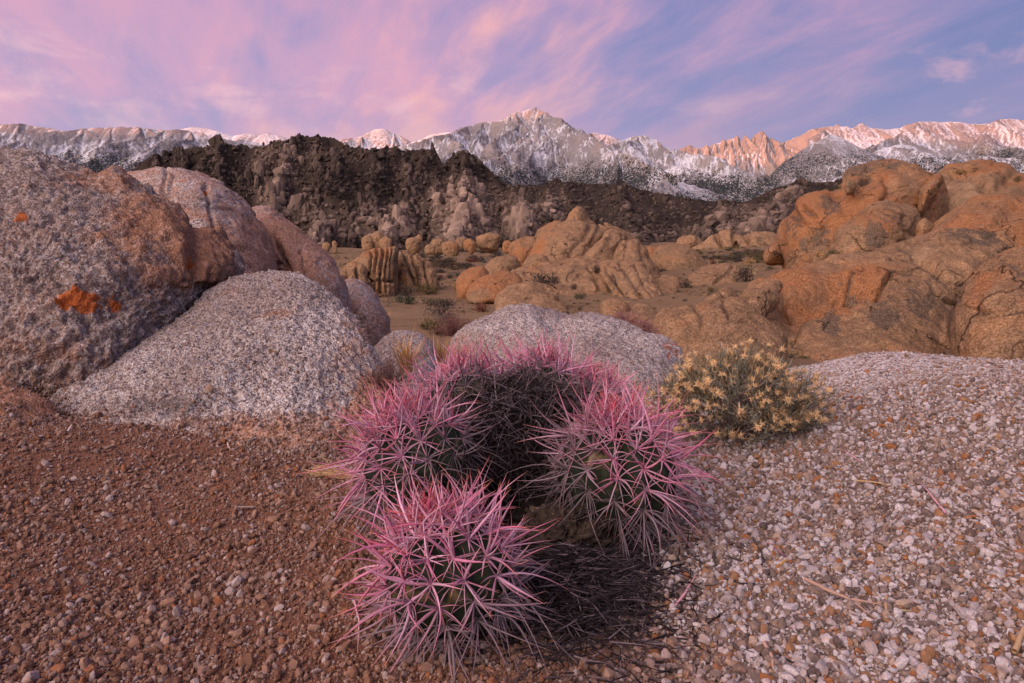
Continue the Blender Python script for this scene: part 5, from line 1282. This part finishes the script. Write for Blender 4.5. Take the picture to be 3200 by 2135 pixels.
def golden_shrub():
    q = np.random.default_rng(55)
    root = link('flowering_shrub', None, label='rounded grey-green shrub with golden seed heads beside the cactus', cat='shrub')
    b0 = hit(2300, 1362); root.location = b0; bpy.context.view_layer.update()
    D = b0[1]; pxm = D / FPX
    W, Hh = 278 * pxm, 222 * pxm
    # woody frame
    wood = Bag(); tips = []
    for k in range(34):
        a = q.uniform(0, 6.28); el = q.uniform(0.25, 1.3)
        tip = np.array([math.cos(a) * math.cos(el) * W * 0.8, math.sin(a) * math.cos(el) * W * 0.5, math.sin(el) * Hh * 0.75])
        P = twig_path(np.array([q.normal(0, 0.02), q.normal(0, 0.02), 0.0]), tip, 0.006, 9, q)
        V, F = tube(P, np.linspace(0.0055, 0.0016, 9) * q.uniform(0.7, 1.3), 5); wood.add(V, F); tips.append(P)
    for k in range(14):      # dead twigs spilling over the gravel
        a = q.uniform(0, 6.28) if k > 8 else q.uniform(3.3, 6.2)
        tip = np.array([math.cos(a) * W * q.uniform(0.5, 0.95), math.sin(a) * W * q.uniform(0.4, 0.7), 0.0])
        gz_ = ground_z(b0[0] + tip[0], b0[1] + tip[1])[0] - b0[2]; tip[2] = gz_ + 0.012
        P = twig_path(np.array([0, 0, 0.02]), tip, 0.006, 9, q)
        V, F = tube(P, np.linspace(0.005, 0.0014, 9) * q.uniform(0.6, 1.2), 5); wood.add(V, F)
    link('branches', wood.mesh('branches'), M_BARK, parent=root)
    for k, (x_, z_, x2, z2) in enumerate(((-0.05, 0.18, 0.06, 0.28), (-0.03, 0.16, 0.09, 0.26), (-0.16, 0.08, -0.24, 0.13), (0.0, 0.17, 0.10, 0.20))):
        P = twig_path(np.array([x_, -W * 0.42, z_]), np.array([x2, -W * 0.50, z2]), 0.004, 8, q)
        V, F = tube(P, np.linspace(0.0042, 0.0015, 8), 5); link('dead_twig', np_mesh('dead_twig', V, F), M_BARK, parent=root)
    # leafy shoots over a dome
    leaves = Bag(); stems = Bag(); ends = []
    for k in range(900):
        a = q.uniform(0, 6.28); e = math.asin(q.uniform(-0.05, 1.0))
        rad_ = q.uniform(0.74, 1.04) * (1 + 0.16 * math.sin(3 * a + 1.0) * math.cos(2 * e) + 0.12 * math.sin(7 * a + 5 * e))
        out_ = np.array([math.cos(a) * math.cos(e), math.sin(a) * math.cos(e), math.sin(e)])
        tip = out_ * np.array([W, W * 0.72, Hh * 0.98]) * rad_ + np.array([0, 0, 0.07])
        st_ = tip * q.uniform(0.70, 0.82) + q.normal(0, 0.022, 3)
        P = twig_path(st_, tip, 0.003, 6, q); V, F = tube(P, np.linspace(0.0012, 0.0007, 6), 3)
        stems.add(V, F, tint=np.tile(np.array([0.16, 0.115, 0.07]) * q.uniform(0.6, 1.2), (len(V), 1)))
        green = np.array([0.19, 0.19, 0.145]) * q.uniform(0.6, 1.35)
        if q.random() < 0.30: green = np.array([0.34, 0.24, 0.13]) * q.uniform(0.6, 1.1)
        for j in range(17):
            t = q.uniform(0.05, 1.0); b = np.array([np.interp(t, np.linspace(0, 1, 6), P[:, i]) for i in range(3)])
            d_ = out_ * 0.5 + q.normal(0, 0.6, 3); d_ /= np.linalg.norm(d_)
            V, F = bent_leaf(b, d_, np.array([0, 0, 0.35]) + out_ * 0.25 + q.normal(0, 0.15, 3), q.uniform(0.014, 0.028), q.uniform(0.0009, 0.0015))
            leaves.add(V, F, tint=np.tile(green * q.uniform(0.75, 1.3), (len(V), 1)))
        ends.append((tip, out_))
    link('stems', stems.mesh('stems'), M_LEAF, parent=root, kind='stuff')
    link('leaves', leaves.mesh('leaves'), M_LEAF, parent=root, kind='stuff')
    # seed heads: spiky golden stars, thickest on the left and along the top
    shapes = []
    for k in range(5):
        me = fluff(np.zeros(3), (0, 0, 1), 46, 0.0145, 0.0014, (0.78, 0.54, 0.30), 900 + k, 1.1); shapes.append(me)
    cnt = 0; order = q.permutation(len(ends))
    for i in order:
        tip, o_ = ends[i]
        cl_ = float(fbm(np.array([tip * 9.0 + 3.3]), 2)[0])
        wgt = (0.25 if cl_ < 0 else 0.9) + 0.35 * (o_[0] < -0.35) + 0.25 * (o_[2] > 0.55)
        if o_[1] > 0.45 and o_[2] < 0.6: continue
        if q.random() > wgt: continue
        o = link('seed_head', shapes[cnt % 5], M_SPINE, parent=root)
        o.location = tip + o_ * 0.006; o.rotation_euler = Vector(o_).to_track_quat('Z', 'Y').to_euler(); s = q.uniform(0.8, 1.35); o.scale = (s, s, s)
        cnt += 1
        if cnt >= 295: break
    for k, (x_, z_) in enumerate(((-0.06, 0.235), (-0.11, 0.24), (-0.09, 0.205), (0.03, 0.17), (0.13, 0.17))):
        V, F = lump(np.array([x_, -W * 0.62, z_]), (0.0045, 0.0045, 0.006), k, 0.05, (10, 12))
        link('green_berry', np_mesh('green_berry', V, F), M_FLESH, parent=root)
golden_shrub()

# ------------------------------------------------------------------ grass tufts and bare bushes near by
def grass_tuft(label, px, py, D, h, spread, n, col, seed, group=None, base=None):
    q = np.random.default_rng(seed); root = link('grass_tuft', None, label=label, cat='grass tuft', group=group)
    b0 = at(px, py, D) if base is None else base
    root.location = b0; bag = Bag()
    for k in range(n):
        a = q.uniform(0, 6.28); lean = abs(q.normal(0, spread))
        d_ = np.array([math.cos(a) * lean, math.sin(a) * lean, 1.0]); d_ /= np.linalg.norm(d_)
        V, F = bent_leaf(np.array([q.normal(0, h * 0.08), q.normal(0, h * 0.08), 0]), d_, np.array([math.cos(a) * 0.3, math.sin(a) * 0.3, -0.12]) + q.normal(0, 0.08, 3), h * q.uniform(0.5, 1.1), max(0.0012, h * 0.006))
        bag.add(V, F, tint=np.tile(np.array(col) * q.uniform(0.6, 1.3), (len(V), 1)))
    link('blades', bag.mesh('blades'), M_LEAF, parent=root, kind='stuff')
    return root
grass_tuft('golden bunchgrass tuft between the left rocks and the cactus', 1270, 1165, 3.6, 0.24, 0.42, 210, (0.50, 0.30, 0.13), 3)
grass_tuft('blurred tan grass behind the golden tuft', 1375, 1130, 6.2, 0.26, 0.55, 160, (0.40, 0.26, 0.12), 4)

def twig_bush(label, px, py, D, W, Hh, n, col, seed, cat='bush', name='bare_bush', base=None, group=None, lw=0.0012):
    q = np.random.default_rng(seed); root = link(name, None, label=label, cat=cat, group=group)
    root.location = at(px, py, D) if base is None else base
    bag = Bag()
    for k in range(n):
        a = q.uniform(0, 6.28); e = q.uniform(0.15, 1.5)
        tip = np.array([math.cos(a) * math.cos(e) * W, math.sin(a) * math.cos(e) * W, math.sin(e) * Hh]) * q.uniform(0.6, 1.05)
        P = twig_path(np.array([q.normal(0, W * 0.08), q.normal(0, W * 0.08), 0]), tip, W * 0.035, 7, q)
        V, F = tube(P, np.linspace(lw * 1.6, lw * 0.6, 7), 3); bag.add(V, F, tint=np.tile(np.array(col) * q.uniform(0.5, 1.4), (len(V), 1)))
        for j in range(4):
            i = q.integers(2, 6); t2 = P[i] + (tip - P[0]) * q.uniform(0.15, 0.4) + q.normal(0, W * 0.16, 3)
            P2 = twig_path(P[i], t2, W * 0.03, 5, q); V, F = tube(P2, np.linspace(lw, lw * 0.5, 5), 3)
            bag.add(V, F, tint=np.tile(np.array(col) * q.uniform(0.5, 1.4), (len(V), 1)))
    link('twigs', bag.mesh('twigs'), M_LEAF, parent=root, kind='stuff')
    return root
twig_bush('tangled reddish bare bush at the foot of the pale left dome', 1215, 1225, 3.1, 0.14, 0.18, 70, (0.15, 0.085, 0.08), 8)
twig_bush('reddish bare bush left of the pale lavender boulder', 1425, 1050, 11.0, 0.5, 0.42, 70, (0.26, 0.125, 0.11), 9, lw=0.004)
twig_bush('pink-grey bare bush right behind the pale lavender boulder', 1950, 1025, 10.5, 0.40, 0.26, 60, (0.32, 0.16, 0.15), 10, lw=0.004)
twig_bush('reddish twiggy bush beside the pink-grey one', 2010, 1040, 9.8, 0.26, 0.2, 50, (0.32, 0.16, 0.15), 12, lw=0.004)

# ------------------------------------------------------------------ desert shrubs of the valley
def shrub_mesh(seed, green, n=330, twigs=20, tall=0.75, wd=0.5, lw=1.4):
    q = np.random.default_rng(seed); bag = Bag()
    for k in range(twigs):
        a = q.uniform(0, 6.28); e = q.uniform(0.2, 1.45)
        tip = np.array([math.cos(a) * math.cos(e) * wd, math.sin(a) * math.cos(e) * wd, math.sin(e) * tall]) * q.uniform(0.7, 1.05)
        P = twig_path(np.array([0, 0, 0.0]), tip, 0.02, 5, q); V, F = tube(P, np.linspace(0.012, 0.004, 5), 3)
        bag.add(V, F, tint=np.tile(np.array([0.06, 0.045, 0.04]) * q.uniform(0.6, 1.6), (len(V), 1)))
    lobes = [(np.array([q.normal(0, 0.22), q.normal(0, 0.22), q.uniform(0.15, 0.5) * tall]), q.uniform(0.16, 0.30)) for _ in range(9)]
    for k in range(n):
        c, r_ = lobes[q.integers(0, 9)]
        o_ = q.normal(0, 1, 3); o_ /= np.linalg.norm(o_); b = c + o_ * r_ * q.uniform(0.5, 1.0)
        b[2] = max(b[2], 0.01)
        d_ = o_ + q.normal(0, 0.7, 3) + np.array([0, 0, 0.4]); d_ /= np.linalg.norm(d_)
        V, F = bent_leaf(b, d_, q.normal(0, 0.3, 3), q.uniform(0.06, 0.14), q.uniform(0.006, 0.016) * lw)
        bag.add(V, F, tint=np.tile(np.array(green) * q.uniform(0.5, 1.5), (len(V), 1)))
    me = bag.mesh('shrub'); me.materials.append(M_LEAF); return me
KINDS = {'dark': [shrub_mesh(60 + k, (0.060, 0.050, 0.040)) for k in range(4)], 'olive': [shrub_mesh(70 + k, (0.105, 0.085, 0.035)) for k in range(3)],
         'green': [shrub_mesh(80 + k, (0.055, 0.070, 0.035)) for k in range(2)], 'red': [shrub_mesh(90 + k, (0.17, 0.065, 0.045)) for k in range(2)],
         'tan': [shrub_mesh(95 + k, (0.36, 0.23, 0.10)) for k in range(2)], 'grey': [shrub_mesh(98 + k, (0.10, 0.10, 0.085)) for k in range(2)]}
SN = [0]
def bush(px, py, wpx, hpx, kind, label, group=None, D=None):
    b = hit(px, py) if D is None else at(px, py, D)
    s = wpx * b[1] / FPX / 1.0; sz = hpx * b[1] / FPX / 0.75
    m = KINDS[kind][SN[0] % len(KINDS[kind])]; SN[0] += 1
    o = link('shrub', m, None, label=label, cat='shrub', group=group)
    o.location = b + np.array([0, 0, -0.02 * s]); o.rotation_euler = (0, 0, SN[0] * 2.4); o.scale = (s, s, sz)
    return o
for a in [
    (1370, 1045, 90, 70, 'olive', 'yellow-green bush lowest in the left valley'), (1335, 1030, 70, 40, 'olive', 'low olive bush left of the yellow-green one'), (1400, 1010, 60, 44, 'grey', 'pale grey bush above the yellow-green one'),
    (1375, 985, 90, 52, 'dark', 'dark bush in the middle of the left sand'), (1395, 955, 90, 32, 'dark', 'dark low bush above the middle of the left sand'), (1355, 952, 60, 30, 'green', 'dark green mound left of the low bush'),
    (1275, 950, 80, 42, 'green', 'grey-green bush below the fluted crag'), (1250, 945, 50, 30, 'grey', 'small grey bush left below the fluted crag'),
    (1500, 975, 60, 44, 'red', 'reddish bush left of the low rounded slab'), (1510, 905, 44, 40, 'red', 'red bush at the foot of the orange boulder'), (1340, 920, 80, 44, 'olive', 'olive bush right below the fluted crag'), (1270, 925, 60, 40, 'dark', 'dark bush at the foot of the fluted crag'),
    (1455, 920, 60, 44, 'olive', 'olive bush left of the red one'), (1432, 905, 50, 30, 'tan', 'tan tuft left of the leftmost orange boulder'), (1640, 945, 70, 54, 'olive', 'olive bush at the left of the dark outcrop bush'), 
    (2330, 880, 62, 58, 'dark', 'dark round bush alone on the sand right of the centre'), (2210, 878, 44, 24, 'dark', 'low dark bush left of the round one'), (2145, 900, 50, 30, 'dark', 'low black bush nearest the flat pale rock'), (2225, 915, 36, 26, 'olive', 'small bush above the ridge-backed rock'),
    (2058, 850, 50, 14, 'dark', 'flat dark bush under the grooved shoulder'), (2262, 825, 48, 18, 'green', 'flat green bush behind the low sloping slab'), (2228, 825, 34, 20, 'red', 'small red bush left of the flat green one'),
    (2442, 830, 34, 22, 'olive', 'olive bush on the sand before the orange dome'), (2410, 842, 30, 14, 'green', 'small green bush left of the olive one'), (2345, 825, 50, 24, 'tan', 'tan bush on the sand before the long pale outcrop'), (2385, 815, 30, 26, 'olive', 'upright olive bush right of the tan one'),
    (2440, 868, 30, 8, 'dark', 'thin dark bush on the slope above the long slab')]:
    bush(*a)
for a in [(1690, 925, 90, 88, 'dark', 'big dark bush growing on the central outcrop', None, 38.0), (1665, 945, 80, 50, 'green', 'green bush beneath the big dark outcrop bush', None, 36.5), (1730, 885, 50, 30, 'dark', 'small dark bush right of the big outcrop bush', None, 42.0),
          (1815, 935, 44, 30, 'green', 'green bush in the cleft of the outcrop', None, 36.0), (1795, 905, 30, 22, 'dark', 'dark little bush above the cleft of the outcrop', None, 39.0), (1866, 853, 36, 32, 'dark', 'dark bush on the terrace edge of the outcrop', None, 46.0),
          (1815, 832, 44, 22, 'tan', 'golden brown tuft on the outcrop terrace', None, 49.0), (1778, 812, 24, 18, 'red', 'orange-red bush under the highest dome', None, 52.0), (1675, 840, 50, 20, 'tan', 'straw-coloured grass at the pale outcrop boulder', None, 48.0),
          (2615, 592, 24, 16, 'green', 'small round bush high on the orange dome shoulder', None, 35.5), (2600, 800, 46, 24, 'green', 'green bush at the foot of the rust-brown rock', None, 30.0), (2555, 803, 36, 24, 'tan', 'tan bush left of the green one below the rust-brown rock', None, 31.0),
          (3000, 545, 60, 20, 'tan', 'dry grass on top of the pale buff dome', None, 43.0), (3180, 568, 30, 24, 'olive', 'olive tuft near the right edge on the skyline dome', None, 43.0), (3150, 800, 60, 44, 'dark', 'dark bush in the gap above the right edge dome', None, 18.5),
          (2420, 1065, 60, 30, 'dark', 'dark dry bush in the hollow below the long slab', None, 13.5), (2445, 770, 16, 12, 'green', 'tiny green tuft at the foot of the orange wall', None, 37.0)]:
    bush(*a[:6], group=a[6], D=a[7])
q = random.Random(4); n = 0
while n < 210:
    if q.random() < 0.62: px, py = q.uniform(1240, 1600), q.uniform(772, 905)
    else: px, py = q.uniform(2130, 2430), q.uniform(782, 822)
    py = 770 + (py - 770) * (0.35 + 0.65 * q.random()) if px < 1700 else py
    wd_ = q.uniform(15, 48) * (0.6 + (py - 760) / 140)
    kd_ = q.choice(['dark', 'dark', 'dark', 'grey', 'olive', 'red' if q.random() < 0.4 else 'dark'])
    bush(px, py, wd_, wd_ * q.uniform(0.3, 0.55), kd_,
         {'dark': 'small dark', 'grey': 'small grey', 'olive': 'small olive', 'red': 'small reddish'}[kd_] + (' shrub on the left valley slope' if px < 1700 else ' shrub on the far right flat'), 'small shrubs on the left valley slope' if px < 1700 else 'small shrubs on the far right flat')
    n += 1
grass_tuft('tall straw grass stalks on the sand beside the round bush', 0, 0, 0, 0.75, 0.16, 50, (0.5, 0.36, 0.18), 31, base=hit(2358, 860))
grass_tuft('bleached grass at the edge of the left sand', 0, 0, 0, 0.5, 0.5, 120, (0.42, 0.27, 0.13), 32, base=hit(1210, 1000))

# ------------------------------------------------------------------ fallen spines and sticks on the gravel
def fallen(name, label, cat, pts, r, col, flat=0.7, fork=None):
    P = np.array([hit(*q) + np.array([0, 0, r * 1.0 + 0.010]) for q in pts])
    t = np.linspace(0, 1, 12); tk = np.linspace(0, 1, len(P))
    Q = np.stack([np.interp(t, tk, P[:, i]) for i in range(3)], 1)
    Q = Q + 0.0015 * np.stack([fbm(Q * 30, 2), fbm(Q * 30 + 9, 2), 0.5 * fbm(Q * 30 + 4, 2)], 1)
    rad = r * np.clip(1.05 - t ** 2.2, 0.12, 1)
    V, F = tube(Q, rad, 6, flat); c = np.tile(np.array(col), (len(V), 1))
    bag = Bag(); bag.add(V, F, tint=c)
    if fork:
        P = np.array([hit(*q) + np.array([0, 0, r + 0.010]) for q in fork]); Q = np.stack([np.interp(t, np.linspace(0, 1, len(P)), P[:, i]) for i in range(3)], 1)
        V, F = tube(Q, r * 0.75 * np.clip(1.05 - t ** 2, 0.12, 1), 6, flat); bag.add(V, F, tint=np.tile(np.array(col), (len(V), 1)))
    link(name, bag.mesh(name), M_SPINE, label=label, cat=cat)
PK = (0.58, 0.30, 0.37); TN = (0.40, 0.26, 0.14); DK = (0.07, 0.055, 0.055); BR = (0.34, 0.22, 0.17)
fallen('fallen_spine', 'long pink spine lying at the far right of the gravel', 'spine', [(2955, 1620), (2915, 1570), (2865, 1508)], 0.0030, PK)
fallen('fallen_spine', 'pink spine lying below the golden shrub', 'spine', [(2690, 1455), (2655, 1432), (2620, 1407)], 0.0026, PK)
fallen('fallen_spine', 'pink spine lying right of the black litter', 'spine', [(2105, 1915), (2140, 1870), (2178, 1808)], 0.0028, PK)
fallen('fallen_spine', 'thin red spine in the middle of the right gravel', 'spine', [(2400, 1712), (2430, 1735), (2465, 1762)], 0.0020, (0.42, 0.14, 0.2))
fallen('fallen_spine', 'curved pink spine on the reddish grit left of the nearest head', 'spine', [(1108, 1895), (1124, 1960), (1118, 2060)], 0.0028, (0.5, 0.28, 0.34))
fallen('fallen_spine', 'small pale spine on the reddish grit below the pale dome', 'spine', [(712, 1392), (716, 1408), (722, 1420)], 0.0022, (0.6, 0.42, 0.40))
fallen('twig', 'forked brown twig lying on the right gravel', 'twig', [(2515, 1828), (2580, 1862), (2650, 1890), (2735, 1955)], 0.0042, BR, 1.0, [(2660, 1893), (2700, 1900), (2760, 1912)])
fallen('twig', 'short orange twig beside the forked one', 'twig', [(2768, 1885), (2766, 1945)], 0.0034, TN, 1.0)
fallen('twig', 'straight tan stalk high on the right gravel', 'twig', [(2675, 1515), (2740, 1522), (2800, 1535)], 0.0026, TN, 1.0)
fallen('twig', 'tan stick at the lower right corner', 'twig', [(3168, 2060), (3190, 2000), (3215, 1950)], 0.0050, (0.42, 0.28, 0.16), 1.0)
fallen('twig', 'small grey-green stalk right of the orange twig', 'twig', [(2795, 1925), (2850, 1928)], 0.0030, (0.30, 0.24, 0.14), 1.0)
fallen('twig', 'short golden stick in the middle of the right gravel', 'twig', [(2435, 1785), (2462, 1762)], 0.0036, (0.48, 0.28, 0.10), 1.0)
fallen('twig', 'dark curved twig right of the right head', 'twig', [(2352, 1695), (2378, 1740), (2384, 1795)], 0.0030, DK, 1.0)
fallen('twig', 'dark short twig above the black litter edge', 'twig', [(2228, 1740), (2238, 1795)], 0.0030, DK, 1.0)
fallen('twig', 'long dark stalk crossing the right gravel', 'twig', [(2585, 1820), (2680, 1880), (2720, 1910)], 0.0022, (0.12, 0.09, 0.08), 1.0)
fallen('twig', 'pinkish bark twig at the bottom of the gravel', 'twig', [(2385, 2030), (2410, 2070), (2420, 2125)], 0.0040, (0.42, 0.27, 0.22), 1.0)
fallen('twig', 'dark leaning twig left of the bottom bark twig', 'twig', [(2290, 2030), (2335, 2085)], 0.0030, DK, 1.0)
fallen('twig', 'grey stalk lying on the reddish grit', 'twig', [(745, 1597), (812, 1596)], 0.0022, (0.32, 0.26, 0.25), 1.0)
fallen('twig', 'pale dry sliver at the upper left of the grit', 'twig', [(212, 1360), (222, 1345), (226, 1335)], 0.0036, (0.6, 0.5, 0.45), 0.5)

# dried fibrous husk left of the cactus
hk = link('dried_stalk', None, label='frayed straw-coloured dried stalk lying left of the cactus', cat='dried stalk')
hb = hit(1040, 1490); hk.location = hb; bpy.context.view_layer.update(); qq = np.random.default_rng(9)
bag = Bag()
A0, A1 = hit(985, 1492) - hb, hit(1110, 1496) - hb
for k in range(70):
    o1 = qq.normal(0, 0.006, 3); o1[2] = abs(o1[2]) + 0.004; o2 = qq.normal(0, 0.012, 3); o2[2] = abs(o2[2]) + 0.004
    P = twig_path(A1 + o1 * 0.8, A0 + o2 * 1.6, 0.004, 8, qq); P[:, 2] = np.abs(P[:, 2]) + 0.004
    V, F = tube(P, np.linspace(0.0016, 0.0007, 8), 3); bag.add(V, F, tint=np.tile(np.array([0.52, 0.34, 0.19]) * qq.uniform(0.6, 1.2), (len(V), 1)))
link('fibres', bag.mesh('fibres'), M_LEAF, parent=hk, kind='stuff')

# ------------------------------------------------------------------ low dry scrub that dots the valley floor
def scrub():
    q = np.random.default_rng(14)
    shapes = bpy.data.collections.new('scrub_shapes')
    for k, c in enumerate([(0.26, 0.18, 0.08), (0.17, 0.12, 0.06), (0.08, 0.064, 0.04), (0.34, 0.24, 0.12), (0.075, 0.06, 0.045), (0.15, 0.12, 0.06)]):
        me = shrub_mesh(300 + k, c, 90, 6, 0.6, 0.45, 4.0); shapes.objects.link(bpy.data.objects.new('scrub_shape', me))
    n = 22000
    r = np.exp(q.uniform(math.log(16), math.log(260), n)); u = q.uniform(-0.30, 0.62, n); x = u * r
    dens = fbm(np.stack([x / 9, r / 14, 0 * x], 1), 3)
    keep = q.random(n) < sstep(dens, -0.35, 0.5) * (0.45 + 0.55 * sstep(r, 30, 120)); x, r = x[keep], r[keep]; n = len(x)
    s = q.uniform(0.14, 0.5, n) * (0.6 + 0.8 * sstep(r, 25, 120))
    z = ground_z(x, r)
    scatter('low_scrub', np.stack([x, r, z - 0.01], 1), np.stack([s, s, s * q.uniform(0.5, 0.9, n)], 1), np.stack([0 * s, 0 * s, q.uniform(0, 6.28, n)], 1), q.integers(0, 6, n), 0 * s, 'low dry scrub and grass dotting the sandy valley floor', shapes)
scrub()
